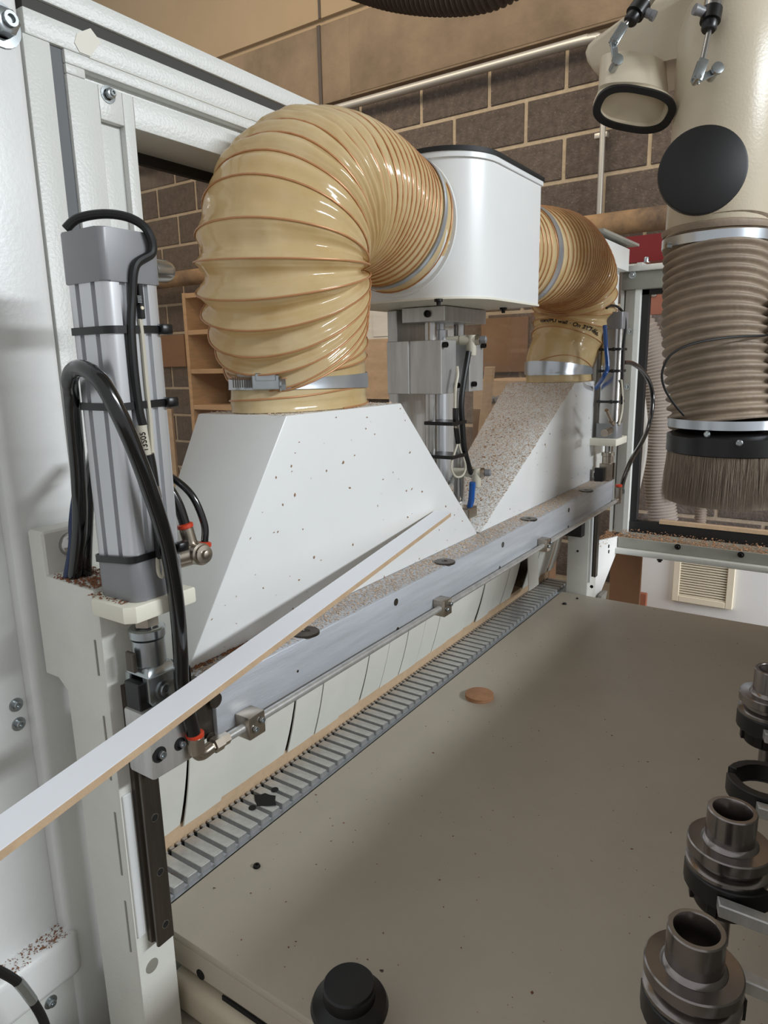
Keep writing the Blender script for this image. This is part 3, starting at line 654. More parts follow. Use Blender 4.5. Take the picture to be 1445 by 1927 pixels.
# tie strap ring helper
def strap(parent, cx, cy, z, s, tilt=(0,0), head=(1,0), h=.0030):
    pts = [V((cx+a, cy+b, z+tilt[0]*a+tilt[1]*b)) for a, b in rrect(0, 0, s, s, .008, 4)]
    bm = B(); n = len(pts); rr = []
    for p in pts:
        o_ = V((p.x-cx, p.y-cy, 0)).normalized()
        rr.append([bm.verts.new(p+V((0,0,-h))), bm.verts.new(p+o_*.0016+V((0,0,-h))), bm.verts.new(p+o_*.0016+V((0,0,h))), bm.verts.new(p+V((0,0,h)))])
    for k in range(n):
        a, b = rr[k], rr[(k+1)%n]
        for j in range(4): bm.faces.new((a[j], a[(j+1)%4], b[(j+1)%4], b[j]))
    hx, hy = cx+head[0]*(s+.001), cy+head[1]*(s+.001)
    zz = z+tilt[0]*(hx-cx)+tilt[1]*(hy-cy)
    box(bm, hx-.003, hx+.0045, hy-.002, hy+.009, zz-.0042, zz+.0042, .0008, 1)
    return part('cable_tie', bm, M['plas'], parent, ang=50)
strap(c1, CX, CY, .031, .0268, (0,.03), (1,.80)); strap(c1, CX, CY, -.0295, .0268, (0,.03), (1,.80)); strap(c1, CX, CY, -.160, .0275, (.10,.02), (1,.70))
# piston rod, lock nut, clevis
bm = B(); lathe(bm, (CX,CY,-.2300), (0,0,1), [(.0085,0),(.0085,.034)], 20); part('piston_rod', bm, M['steel'], c1)
bm = B(); lathe(bm, (CX,CY,-.2290), (0,0,1), [(.0115,0),(.0115,.0085)], 6); part('rod_nut', bm, M['mdf'] if 0 else M['nickel'], c1)
bm = B(); lathe(bm, (CX,CY,-.2400), (0,0,1), [(.0150,0),(.0165,.001),(.0165,.008),(.0150,.0095)], 24); part('lock_nut', bm, M['zinc'], c1)
bm = B()
lathe(bm, (CX,CY,-.2655), (0,0,1), [(.0150,0),(.0150,.024)], 24)
hexa(bm, [(CX-.0165,CY-.0165,-.274),(CX+.0165,CY-.0165,-.274),(CX+.0165,CY+.0165,-.274),(CX-.0165,CY+.0165,-.274),(CX-.013,CY-.013,-.2645),(CX+.013,CY-.013,-.2645),(CX+.013,CY+.013,-.2645),(CX-.013,CY+.013,-.2645)], .0012, 1)
for sx in (-1, 1):
    xx = CX+sx*.0125
    prism(bm, [(xx-.004, CY+a, z_) for a, z_ in ((-.0165,-.273),(.0165,-.273),(.0165,-.296),(.0125,-.3015),(-.0125,-.3015),(-.0165,-.296))], (.008,0,0), .001, 1)
cv = part('clevis', bm, M['zinc'], c1)
bm = B(); lathe(bm, (CX+.0165,CY+.001,-.2895), (1,0,0), [(.0095,0),(.0095,.0014),(.0062,.0016),(.0058,.003),(.0030,.0034),(.0026,.0022)], 22); part('clevis_pin', bm, M['zinc'], cv)
bm = B(); box(bm, CX-.006, CX+.006, CY-.0215, CY-.0175, -.268, -.249, .001, 1); part('spring_clip', bm, M['rail'], cv)
bm = B(); lathe(bm, (CX-.012,CY-.020,-.2145), (0,0,1), [(.0055,0),(.0055,.004)], 6); part('bolt', bm, M['dark'], c1)
# silencer at the upper right, flow valve lower right
q = A(287, 480, x=CX+.0)
bm = B(); lathe(bm, (CX,CY+.026,.083), (0,1,0), [(.0075,0),(.0075,.012),(.010,.013),(.010,.028),(.008,.033)], 14); part('silencer', bm, M['steel'], c1)
vz = -.166
bm = B(); lathe(bm, (CX+.004,CY+.0275,vz-.008), (.45,.9,.12), [(.0105,0),(.0105,.030),(.008,.031),(.008,.036)], 20); part('flow_valve', bm, M['nickel'], c1)
vp = V((CX+.004,CY+.0275,vz-.008))+V((.45,.9,.12)).normalized()*.024
bm = B(); lathe(bm, vp+V((.006,.0,0)), (1,-.1,.1), [(.0105,-.006),(.0105,.006),(.0085,.007),(.0085,.010),(.004,.0105),(.0035,.014),(.0015,.0145)], 22); part('valve_dial', bm, M['nickel'], c1)
up = vp+V((-.003,.000,.004))
bm = B(); lathe(bm, up, (-.15,-.12,1), [(.007,0),(.007,.020),(.0062,.021)], 18); part('push_fitting', bm, M['nickel'], c1)
bm = B(); lathe(bm, up+V((-.15,-.12,1)).normalized()*.020, (-.15,-.12,1), [(.0066,0),(.0076,.001),(.0076,.004),(.0056,.005)], 18); part('release_collar', bm, M['red'], c1)
rp_ = vp+V((.003,.010,.004))
bm = B(); lathe(bm, rp_, (0,.15,1), [(.006,0),(.0068,.001),(.0068,.004),(.005,.005)], 18); part('release_collar', bm, M['red'], c1)
hA = up+V((-.15,-.12,1)).normalized()*.024
bm = B(); tube(bm, [hA, hA+V((-.004,-.004,.022)), hA+V((-.014,-.012,.045)), hA+V((-.030,-.018,.060)), hA+V((-.05,-.02,.062))], .0052, 12)
solo('valve_hose', bm, M['gloss'], 'thicker short black hose curling into the valve right of the cylinder', 'hose')
bm = B(); tube(bm, [rp_+V((0,.001,.004)), rp_+V((-.001,.003,.022)), rp_+V((-.010,-.002,.050)), rp_+V((-.028,-.012,.068)), rp_+V((-.052,-.02,.074))], .0036, 12)
solo('thin_valve_hose', bm, M['gloss'], 'thin black hose curling into the valve right of the cylinder', 'hose')
# sensor, its cables and marker
YS = CY+.0165; XS = CX+.0268
XF = CX+.0275
sq = A(262, 563, x=XF)
bm = B(); box(bm, XF-.003, XF+.0035, sq.y-.0022, sq.y+.0022, A(262,600,x=XF).z, A(262,535,x=XF).z, .0006, 1); sn = part('position_sensor', bm, M['plas'], c1)
bm = B(); lathe(bm, (XF+.0035, A(262,580,x=XF).y, A(262,580,x=XF).z), (1,0,0), [(.0016,0),(.0014,.0008)], 10); part('indicator', bm, M['vent'], sn, 'amber indicator')
bm = B(); a_, b_ = A(258,555,x=XF+.0036), A(267,570,x=XF+.0036)
for k in range(5): box(bm, XF+.0035, XF+.0038, a_.y, b_.y, b_.z+(a_.z-b_.z)*k/5, b_.z+(a_.z-b_.z)*(k+.55)/5)
part('printed_label', bm, M['zinc'], sn)
bm = B(); tube(bm, [A(263,600,x=XF), A(268,640,x=XF), A(275,720,x=XF), A(283,800,x=XF), A(288,880,x=XF), A(294,960,x=XF), A(296,1030,x=XF), A(298,1075,x=XF+.004), A(306,1085,x=XF+.006), A(309,1068,x=XF+.006), A(304,1040,x=XF+.003)], .0019, 8)
solo('ivory_sensor_cable', bm, M['ivory'], 'thin ivory sensor cable running down the aluminium cylinder', 'cable')
XD = CX+.0285
bm = B(); tube(bm, [V((-.532,.343,.109)), V((-.524,.350,.117)), V((-.509,.364,.1205)), V((-.495,.377,.1175)), V((-.4855,.385,.108)), V((-.4845,.387,.092)), A(255,500,x=XD+.002), A(249,560,x=XD), A(247,620,x=XD), A(253,700,x=XD), A(262,770,x=XD), A(269,800,x=XD)], .0036, 10)
t = thing('black_sensor_cable', 'black cable looping over the cylinder top with marked plug', 'cable', A(270,800,x=XD)); part('sheath', bm, M['dusty'] if 0 else M['black'], t)
bm = B(); tube(bm, [A(266,800,x=XD), A(272,835,x=XD), A(277,862,x=XD)], .0042, 12); mk = part('cable_marker', bm, M['ivory'], t, 'ivory marker reading 13S05')
bm = B(); tube(bm, [A(276,855,x=XD), A(281,880,x=XD), A(286,915,x=XD)], .0062, 14); part('plug', bm, M['plas'], t)
bm = B(); tube(bm, [A(287,915,x=XD), A(290,925,x=XD), A(293,938,x=XD)], .0055, 12); part('plug_collar', bm, M['nickel'], t)
bm = B(); tube(bm, [A(292,935,x=XD), A(296,985,x=XD), A(300,1050,x=XD)], .0040, 10); part('tail', bm, M['black'], t)
def text_part(name, body, size, origin, xdir, ydir, m_, parent, ext=.0002):
    cu = bpy.data.curves.new(name, 'FONT'); cu.body = body; cu.size = size; cu.extrude = ext; cu.align_x = 'CENTER'; cu.align_y = 'CENTER'
    tmp = bpy.data.objects.new(name+'_tmp', cu); COL.objects.link(tmp)
    me = bpy.data.meshes.new_from_object(tmp); bpy.data.objects.remove(tmp); bpy.data.curves.remove(cu)
    X = V(xdir).normalized(); Y = V(ydir).normalized(); Y = (Y-X*Y.dot(X)).normalized(); Z = X.cross(Y)
    R_ = Matrix((X, Y, Z)).transposed().to_4x4()
    me.transform(Matrix.Translation(V(origin)-BASE[parent]) @ R_)
    me.materials.append(m_)
    o = bpy.data.objects.new(name, me); COL.objects.link(o); o.parent = parent; BASE[o] = BASE[parent]
    return o
a_, b_ = A(266,800,x=XD), A(277,862,x=XD)
dv = (a_-b_).normalized(); toC = (-(a_+b_)/2).normalized()
text_part('marker_text', '13S05', .0068, (a_+b_)/2+toC*.0044, dv, toC.cross(dv), M['dark'], mk)

# second cylinder
c2 = make_cylinder(-.508, 1.775, 'far steel air cylinder with blue hose beside the right hood', -.196, .110, True, .0265)
C2X, C2Y = -.508, 1.775
strap(c2, C2X, C2Y, .022, .0272, (0,0), (.3,-1)); strap(c2, C2X, C2Y, -.030, .0272, (0,0), (.3,-1)); strap(c2, C2X, C2Y, -.105, .0272, (0,0), (.3,-1))
bm = B(); lathe(bm, (C2X,C2Y,-.235), (0,0,1), [(.0085,0),(.0085,.04)], 16); part('piston_rod', bm, M['steel'], c2)
bm = B(); lathe(bm, (C2X,C2Y,-.262), (0,0,1), [(.014,0),(.014,.018),(.016,.019),(.016,.028)], 20); 
for sx in (-1,1): box(bm, C2X-.016, C2X+.016, C2Y+sx*.012-.004, C2Y+sx*.012+.004, -.305, -.262, .001, 1)
part('clevis', bm, M['nickel'], c2)
bm = B(); box(bm, C2X-.024, C2X-.002, C2Y-.030, C2Y-.017, -.3065, -.272, .001, 1); part('buffer_block', bm, M['plas'], c2)
bm = B(); tube(bm, [A(1138,612,x=-.50), A(1140,650,x=-.495), A(1143,690,x=-.492), A(1136,708,x=-.497), A(1122,730,x=-.535)], .0050, 10); solo('blue_hose', bm, M['blue'], 'blue air hose tied to the far cylinder', 'hose')
bm = B(); tube(bm, [A(1141,580,x=-.51), A(1150,575,x=-.505), A(1163,578,x=-.50), A(1174,592,x=-.485), A(1177,615,x=-.480), A(1173,650,x=-.480), A(1171,690,x=-.480), A(1170,760,x=-.480)], .0030, 8); solo('far_sensor_cable', bm, M['black'], 'black cable looping over the far cylinder top', 'cable')
bm = B(); tube(bm, [A(1169,715,x=-.479), A(1171,745,x=-.479), A(1170,775,x=-.479), A(1164,800,x=-.479)], .0028, 8); solo('far_ivory_cable', bm, M['ivory'], 'ivory cable down the side of the far cylinder', 'cable')
bm = B(); p0 = A(1141,772,x=-.47); p1 = A(1150,792,x=-.47); cyl(bm, p0, p1, .0045, 10); cyl(bm, p1, A(1154,798,x=-.47), .006, 12); lathe(bm, A(1137,815,x=-.475), A(1168,800,x=-.475)-A(1137,815,x=-.475), [(.009,0),(.009,.045),(.006,.047)], 16); part('flow_valve', bm, M['nickel'], c2)
bm = B(); tube(bm, [A(1173,682,x=-.50), A(1190,684,x=-.50), A(1208,697,x=-.495), A(1223,722,x=-.49), A(1228,755,x=-.485), A(1221,800,x=-.483), A(1206,835,x=-.4835), A(1188,865,x=-.4835), A(1174,900,x=-.4835), A(1165,935,x=-.4835)], .0062, 12); 
solo('far_air_hose', bm, M['gloss'], 'black air hose bowing from far cylinder to the beam end', 'hose')

# ================================================================== BLACK AIR HOSE AT THE NEAR CYLINDER
HX = -.470
bm = B(); tube(bm, [(-.600,.352,-.21), A(150,1000,x=-.585), A(148,900,x=-.575), A(136,760,x=-.55), A(131,715,x=-.53), A(143,694,x=-.515), A(165,697,x=-.497), A(192,720,x=-.482), A(222,775,x=-.474), A(251,840,x=-.471), A(281,920,x=-.471), A(307,1000,x=-.471), A(323,1070,x=-.472), A(334,1150,x=-.474), A(340,1230,x=-.478), A(344,1300,x=-.481), (-.4835,.3875,-.345), (-.4835,.3875,-.338-.012)], .0068, 14)
solo('air_hose', bm, M['gloss'], 'thick black air hose arching in front of the aluminium cylinder', 'hose')
bm = B(); tube(bm, [(-.598,.365,-.21), A(162,1040,x=-.588), A(165,960,x=-.59), A(170,890,x=-.60), A(176,850,x=-.62)], .0056, 12); solo('rear_hose', bm, M['gloss'], 'black hose behind the cylinder entering the bracket', 'hose')
bm = B(); tube(bm, [(-.606,.348,-.21), A(138,1030,x=-.597), A(139,985,x=-.597), A(146,930,x=-.60), A(160,880,x=-.62)], .0048, 12); solo('dark_blue_cable', bm, M['bluedark'], 'dark blue cable entering the bracket beside black hoses', 'cable')
for z_ in (-.155, -.125):
    pass

# ================================================================== EXTRACTION HOODS
def hood(label, yb0, yb1, yt0, yt1, xb_, xbb, zt0, bot=-.307, dxb=0):
    t = thing('extraction_hood', label, 'hood', (-.6, (yb0+yb1)/2, bot), 'extraction hoods')
    xf = -.5435; zt_ = zt0
    v = [(xbb,yb0,bot),(xf,yb0,bot),(xf,yb1,bot),(xbb,yb1,bot),(xb_,yt0+dxb,zt_),(xf,yt0,zt_),(xf,yt1,zt_),(xb_,yt1,zt_)]
    bm = B(); hexa(bm, v, .0018, 2); part('shell', bm, M['hood'], t)
    return t
h1 = hood('large white tapered extraction hood at left under the big hose', .434, 1.103, .604, .851, -.680, -.652, -.057, dxb=-.012)
h2 = hood('far white tapered extraction hood coated with chips', 1.114, 1.852, 1.604, 1.855, -.715, -.66, -.054)
def oval(cx, cy, hx, hy, n=48): return [(cx+hx*math.cos(2*PI*k/n), cy+hy*math.sin(2*PI*k/n)) for k in range(n)]
S1 = V((-.6125,.715,-.057)); S2 = V((-.626,1.728,-.054))
E1 = (.0645,.113); E2 = (.075,.118)
for h_, S, E_ in ((h1,S1,E1),(h2,S2,E2)):
    bm = B(); prism(bm, [(a,b,S.z) for a, b in oval(S.x,S.y,E_[0]-.006,E_[1]-.006)], (0,0,.05)); part('spigot', bm, M['hood'], h_)
bm = B(); pts = [A(p[0],p[1],x=-.540) for p in ((437,735),)]

# ================================================================== BIG TRANSLUCENT HOSES
def coil_hose(name, label, ctrl, radii, turns, samp=820, seg=84, amp=None, wr=.0011, stub=None, n1=V((1,0,0)), group='translucent hoses', seed=0, wrinkle=.0034):
    """ctrl: centreline; radii: [(s, a along n1, b along n2)]; turns: [(s, windings)]; amp: [(s, ridge(+)/valley(-))]"""
    path = catmull(ctrl, 40); cum = [0]
    for a, b in zip(path, path[1:]): cum.append(cum[-1]+(b-a).length)
    ln = cum[-1]
    def lerp(tab, s, i=1):
        if s <= tab[0][0]: return tab[0][i]
        for p, q in zip(tab, tab[1:]):
            if s <= q[0]:
                u = (s-p[0])/(q[0]-p[0]); return p[i]+(q[i]-p[i])*u
        return tab[-1][i]
    pts = []; j = 0
    for i in range(samp+1):
        s = ln*i/samp
        while j < len(path)-2 and cum[j+1] < s: j += 1
        pts.append(path[j].lerp(path[j+1], min(1,(s-cum[j])/max(1e-9,cum[j+1]-cum[j]))))
    t_prev = None; u = n1.copy(); frames = []
    for i in range(samp+1):
        t_ = (pts[min(i+1,samp)]-pts[max(i-1,0)]).normalized(); u = (u-t_*u.dot(t_)).normalized(); frames.append((pts[i], u.copy(), t_.cross(u)))
    def surf(sn, th, extra=0.):
        x = sn*samp; i = min(int(x), samp-1); fr = x-i
        p = frames[i][0].lerp(frames[i+1][0], fr); a = frames[i][1].lerp(frames[i+1][1], fr); b = frames[i][2].lerp(frames[i+1][2], fr)
        ra, rb = lerp(radii, sn, 1), lerp(radii, sn, 2)
        wv = lerp(turns, sn)-th/(2*PI); am = lerp(amp, sn)
        f = math.cos(2*PI*wv)
        f = f if f < 0 else f**1.6
        q0 = p+a*math.cos(th)*ra+b*math.sin(th)*rb
        wn = noise.noise(q0*16+V((seed,0,0)))*wrinkle*(1-abs(f)*.5) + noise.noise(q0*46+V((seed,5,0)))*wrinkle*.55*(1-max(0,f))
        k = am*f + wn*min(1, abs(am)*400) + extra
        return p+a*math.cos(th)*(ra+k)+b*math.sin(th)*(rb+k)
    t = thing(name, label, 'hose', ctrl[0], group)
    bm = B(); rows = []
    for i in range(samp+1): rows.append([bm.verts.new(surf(i/samp, 2*PI*k/seg)) for k in range(seg)])
    for a, b in zip(rows, rows[1:]):
        for k in range(seg): bm.faces.new((a[k], a[(k+1)%seg], b[(k+1)%seg], b[k]))
    part('sleeve', bm, M['pu'], t, ang=180)
    # wire: where windings(s) - theta/2pi is an integer
    total = turns[-1][1]; tab = [(lerp(turns, i/2000), i/2000) for i in range(2001)]
    wp = []; N = int(total*44); j = 0
    for i in range(N+1):
        wn_ = total*i/N
        while j < 1999 and tab[j+1][0] < wn_: j += 1
        d_ = tab[j+1][0]-tab[j][0]; s = tab[j][1]+(tab[j+1][1]-tab[j][1])*((wn_-tab[j][0])/d_ if d_ > 1e-9 else 0)
        s = max(0, min(.9999, s)); wp.append(surf(s, 2*PI*wn_, .0011))
    bm = B(); sweep(bm, wp, wr, 6); part('coil_wire', bm, M['wire'], t, 'copper coloured spiral wire', ang=60)
    return t, surf
def band(parent, surf, s0, s1, ext=.003, m_='clamp', seg=72, name='clamp_band'):
    bm = B(); n = 6; rows = []
    for i in range(n+1): rows.append([bm.verts.new(surf(s0+(s1-s0)*i/n, 2*PI*k/seg, ext)) for k in range(seg)])
    inner = [[bm.verts.new(surf(s0+(s1-s0)*i/n, 2*PI*k/seg, ext-.0016)) for k in range(seg)] for i in (0, n)]
    for a, b in zip([inner[0]]+rows, rows+[inner[1]]):
        for k in range(seg): bm.faces.new((a[k], a[(k+1)%seg], b[(k+1)%seg], b[k]))
    return part(name, bm, M[m_], parent, 'steel worm drive clamp band')
H1 = [S1+V((0,0,.0015)), S1+V((0,0,.022)), S1+V((0,0,.050)), (-.610,.7095,.019), (-.603,.692,.046), (-.595,.673,.078), (-.589,.662,.113), (-.586,.667,.152), (-.587,.699,.190), (-.589,.752,.214), (-.592,.818,.219), (-.5945,.880,.208), (-.595,.932,.199)]
hz1, sf1 = coil_hose('extraction_hose', 'large amber translucent ribbed hose on the left hood', H1,
    [(0,.0660,.1150),(.06,.0650,.1140),(.10,.067,.113),(.17,.080,.108),(.28,.096,.101),(.5,.101,.101),(.62,.098,.098),(.8,.097,.097),(.93,.096,.096),(1,.096,.096)],
    [(0,0),(.035,.9),(.10,1.6),(.14,3.4),(.20,5.2),(.26,6.8),(.40,10.6),(.55,15.0),(.68,19.2),(.80,24.0),(.90,28.6),(.95,30.4),(1,31.5)],
    amp=[(0,.0008),(.09,.0005),(.14,.0022),(.22,.0052),(.34,.0062),(.42,.0020),(.48,-.0030),(.58,-.0036),(.66,-.0016),(.80,-.0010),(.92,-.0006),(1,.0006)], seed=3)
b1 = band(hz1, sf1, .048, .082, .0030); band(hz1, sf1, .925, .945, .0030)
# worm screw housing on the near clamp
q = A(507, 731, x=-.535); cpt = None
best = min(((sf1(.065, 2*PI*k/360, .004), k) for k in range(360)), key=lambda e: ((e[0]-D(500,731,1)*(e[0].length/D(500,731,1).length)).length))
p_ = best[0]; tg = (sf1(.065, 2*PI*(best[1]+2)/360, .004)-sf1(.065, 2*PI*(best[1]-2)/360, .004)).normalized(); nrm = tg.cross(V((0,0,1))).normalized()
if nrm.dot(-p_) < 0: nrm = -nrm
if tg.dot(RGT) < 0: tg = -tg
bm = B(); obox(bm, p_+nrm*.002+tg*.0, tg*.016, nrm*.004, V((0,0,.0085)), .001, 1); obox(bm, p_+nrm*.005+V((0,0,.006)), tg*.012, nrm*.003, V((0,0,.0045)), .001, 1); wh = part('worm_housing', bm, M['zinc'], b1, 'zinc worm screw housing')
bm = B(); lathe(bm, p_+nrm*.005+tg*.016+V((0,0,-.003)), tg, [(.0062,0),(.0075,.001),(.0075,.007),(.0035,.0075),(.003,.005)], 6); lathe(bm, p_+nrm*.005+tg*.015+V((0,0,-.003)), tg, [(.005,0),(.0085,.001),(.0085,.003)], 16); part('worm_screw', bm, M['zinc'], b1); bm = B()
for k in range(9): obox(bm, p_-tg*(.017+.0026*k)+nrm*.0003, tg*.0007, nrm*.0006, V((0,0,.006)))
part('band_slots', bm, M['rail'], b1, kind='stuff')
H2 = [S2+V((0,0,.0015)), S2+V((0,0,.022)), S2+V((0,0.001,.045)), (-.618,1.745,.03), (-.610,1.760,.085), (-.604,1.755,.140), (-.600,1.715,.195), (-.598,1.63,.225), (-.597,1.53,.222), (-.596,1.42,.210), (-.595,1.30,.202), (-.595,1.188,.198)]
hz2, sf2 = coil_hose('extraction_hose', 'farther amber translucent ribbed hose on the chip coated hood', H2,
    [(0,.076,.120),(.07,.076,.119),(.14,.086,.110),(.22,.098,.101),(.5,.101,.101),(1,.098,.098)],
    [(0,0),(.05,.8),(.12,1.7),(.22,3.9),(.32,6.6),(.45,14.5),(.55,20.5),(.70,26),(.85,30),(1,36)],
    amp=[(0,.0006),(.08,.001),(.16,.0035),(.32,.0040),(.42,-.0006),(.6,-.0008),(1,-.0006)], seed=11)
band(hz2, sf2, .020, .046, .003); band(hz2, sf2, .78, .81, .003)
def hose_print(parent, surf, body, size, th0, s0, R_, ln):
    cu = bpy.data.curves.new('hose_print', 'FONT'); cu.body = body; cu.size = size; cu.offset = .0005; cu.align_x = 'CENTER'; cu.align_y = 'CENTER'
    tmp = bpy.data.objects.new('hose_print_tmp', cu); COL.objects.link(tmp); me = bpy.data.meshes.new_from_object(tmp)
    bpy.data.objects.remove(tmp); bpy.data.curves.remove(cu)
    for v in me.vertices: v.co = surf(s0+v.co.y/ln, th0+v.co.x/R_, .0022)-BASE[parent]
    me.materials.append(M['dark']); o = bpy.data.objects.new('printed_text', me); COL.objects.link(o); o.parent = parent; BASE[o] = BASE[parent]
hose_print(hz2, sf2, 'com/PU wall · On 3Y7·46a', 0.0165, math.radians(-68), .150, .1, .66)

# ================================================================== COLLECTOR BOX
t = thing('collector_box', 'white collector box with black gasket lid between the hoses', 'junction box', (-.60, 1.06, .092))
def box_plan(g=0):
    o = []
    x0, x1, y0, y1 = -.725-g, -.473+g, .930-g, 1.191+g; r0 = .085
    for k in range(13): a = -PI/2+PI/2*k/12; o.append((x1-r0+r0*math.cos(a), y0+r0+r0*math.sin(a)))
    for k in range(5): a = PI/2*k/4; o.append((x1-.004+.004*math.cos(a), y1-.004+.004*math.sin(a)))
    r1 = .06
    for k in range(7): a = PI/2+PI/2*k/6; o.append((x0+r1+r1*math.cos(a), y1-r1+r1*math.sin(a)))
    for k in range(7): a = PI+PI/2*k/6; o.append((x0+r1+r1*math.cos(a), y0+r1+r1*math.sin(a)))
    return o
bm = B(); prism(bm, [(a,b,.094) for a, b in box_plan()], (0,0,.196)); part('body', bm, M['hood'], t)
bm = B(); prism(bm, [(a,b,.0915) for a, b in box_plan(.0015)], (0,0,.003)); part('floor_plate', bm, M['creamy'], t)
bm = B(); prism(bm, [(a,b,.286) for a, b in box_plan(.003)], (0,0,.0075), .0015, 2); part('rim', bm, M['hood'], t)
bm = B(); prism(bm, [(a,b,.2935) for a, b in box_plan(.0045)], (0,0,.0065), .001, 1); part('lid_gasket', bm, M['gasket'], t)
bm = B(); lathe(bm, (-.595,.9305,.199), (0,-1,0), [(.1005,0),(.1005,.004),(.0955,.005),(.0955,.02)], 56); part('inlet_flange', bm, M['hood'], t)
bm = B(); lathe(bm, (-.595,1.190,.199), (0,1,0), [(.1005,0),(.1005,.004),(.0955,.005),(.0955,.02)], 56); part('inlet_flange', bm, M['hood'], t)
for px, py in ((825,563),(947,579)):
    bm = B(); q = A(px, py, z=.0915); lathe(bm, (q.x,q.y,.0918), (0,0,-1), [(.0065,0),(.0065,.004),(.0035,.0045),(.003,.0095)], 14); part('bolt', bm, M['dark'], t)

# ================================================================== LIFT UNIT UNDER THE BOX
t = thing('lift_unit', 'aluminium lift unit with guide rods between the hoods', 'lift mechanism', (-.62, 1.1, -.30))
bm = B(); box(bm, -.702, -.682, 1.057, 1.30, -.312, .0905, .0015, 1); part('back_plate', bm, M['aluv'], t)
bm = B(); box(bm, -.655, -.572, 1.032, 1.188, .066, .0905, .001, 1); part('top_plate', bm, M['aluv'], t)
bm = B(); lathe(bm, (A(805,581,y=1.032).x,1.032,.079), (0,-1,0), [(.006,0),(.006,.004),(.0035,.0045),(.003,.002)], 16); part('bolt', bm, M['dark'], t)
rods = ((-.612,1.055),(-.612,1.160))
for (rx, ry) in rods:
    bm = B(); cyl(bm, (rx,ry,-.27), (rx,ry,.066), .0105, 20); part('guide_rod', bm, M['steel'], t)
for (y0, y1) in ((1.028,1.080),(1.131,1.186)):
    bm = B(); box(bm, -.638, -.576, y0, y1, -.053, .036, .0008, 1); g = part('guide_block', bm, M['aluv'], t)
    for (dy, dz) in ((.006 if y0 < 1.1 else .047, .028), (.048 if y0 < 1.1 else .010, -.040)):
        bm = B(); cap_bolt(bm, (-.576,y0+dy,dz), (1,0,0), .0048, .007, False); part('bolt', bm, M['dark'], g)
bm = B(); box(bm, -.682, -.638, 1.024, 1.19, -.053, .036, .0008, 1); part('spacer_plate', bm, M['aluv'], t)
bm = B(); lathe(bm, (-.622,1.107,-.27), (0,0,1), [(.014,0),(.014,.29),(.010,.291),(.010,.302),(.013,.303),(.013,.325),(.008,.326),(.008,.337)], 22); part('lift_cylinder', bm, M['anod'], t)
bm = B(); box(bm, -.682, -.60, 1.04, 1.175, -.312, -.262, .003, 2); part('foot_block', bm, M['aluv'], t)
bm = B(); q = A(849,905,x=-.60); lathe(bm, (-.60,q.y-.0,q.z), (1,0,0), [(.008,0),(.008,.002),(.006,.0025)], 18); part('bolt', bm, M['zinc'], t)
bm = B(); box(bm, -.612, -.560, 1.10, 1.135, -.282, -.262, .002, 1); part('side_lug', bm, M['nickel'], t)
# upper and lower tee fittings
for (px, py, hose) in ((880,640,'black'), (890,889,'blue')):
    q = A(px, py, x=-.566)
    bm = B(); lathe(bm, q+V((-.035,-.010,0)), (.96,.28,0), [(.0075,0),(.0075,.022),(.0085,.023),(.0085,.05)], 18); lathe(bm, q+V((.006,.002,0)), (0,0,-1), [(.0085,-.008),(.009,0),(.0085,.026),(.0075,.027)], 18); tv = part('tee_fitting', bm, M['ivory'], t)
    bm = B(); lathe(bm, q+V((.012,.004,0)), (.96,.28,0), [(.0075,0),(.009,.001),(.009,.008),(.007,.009)], 8); part('brass_ring', bm, M['nickel'], tv)
    bm = B(); lathe(bm, q+V((.021,.0068,0)), (.96,.28,0), [(.0065,0),(.0065,.009),(.004,.011)], 14); part('adjust_knob', bm, M['capgrey'], tv)
LX = -.560
bm = B(); tube(bm, [A(882,662,x=LX), A(878,685,x=LX), A(872,720,x=LX), A(868,760,x=LX), A(870,800,x=LX), A(873,840,x=LX), A(880,870,x=LX), A(888,895,x=LX-.01)], .0050, 10); solo('lift_air_hose', bm, M['black'], 'black hose running down between the lift guide blocks', 'hose')
bm = B(); tube(bm, [A(889,908,x=-.560), A(888,925,x=-.562), A(886,945,x=-.566), A(879,965,x=-.575), A(868,985,x=-.59)], .0058, 12); solo('lift_blue_hose', bm, M['blue'], 'short blue hose dropping behind the left hood', 'hose')
t = thing('lift_sensor_cable', 'ivory looped cable with black plugs on the lift unit', 'cable', A(862,900,x=LX))
bm = B(); tube(bm, [A(862,832,x=LX), A(856,850,x=LX), A(850,870,x=LX), A(850,885,x=LX), A(858,897,x=LX), A(870,895,x=LX), A(876,880,x=LX), A(872,862,x=LX), A(865,845,x=LX), A(863,832,x=LX)], .0019, 8); part('loop', bm, M['ivory'], t)
bm = B(); tube(bm, [A(858,805,x=LX), A(860,820,x=LX), A(862,834,x=LX)], .0045, 10); part('plug', bm, M['plas'], t)
bm = B(); tube(bm, [A(857,768,x=LX), A(857,785,x=LX), A(858,800,x=LX)], .0050, 10); part('plug', bm, M['plas'], t)
bm = B(); tube(bm, [A(858,800,x=LX), A(859,806,x=LX)], .0044, 10); part('coupling', bm, M['nickel'], t)
bm = B(); tube(bm, [A(860,690,x=LX-.004), A(861,706,x=LX), A(857,730,x=LX), A(856,768,x=LX)], .0026, 8); part('lead', bm, M['ivory'], t)
for px, py in ((852,797),(852,860)):
    q = A(px, py, x=LX); bm = B(); box(bm, q.x-.05, q.x+.006, q.y-.012, q.y+.040, q.z-.003, q.z+.003, .0008, 1); part('cable_tie', bm, M['plas'], t)

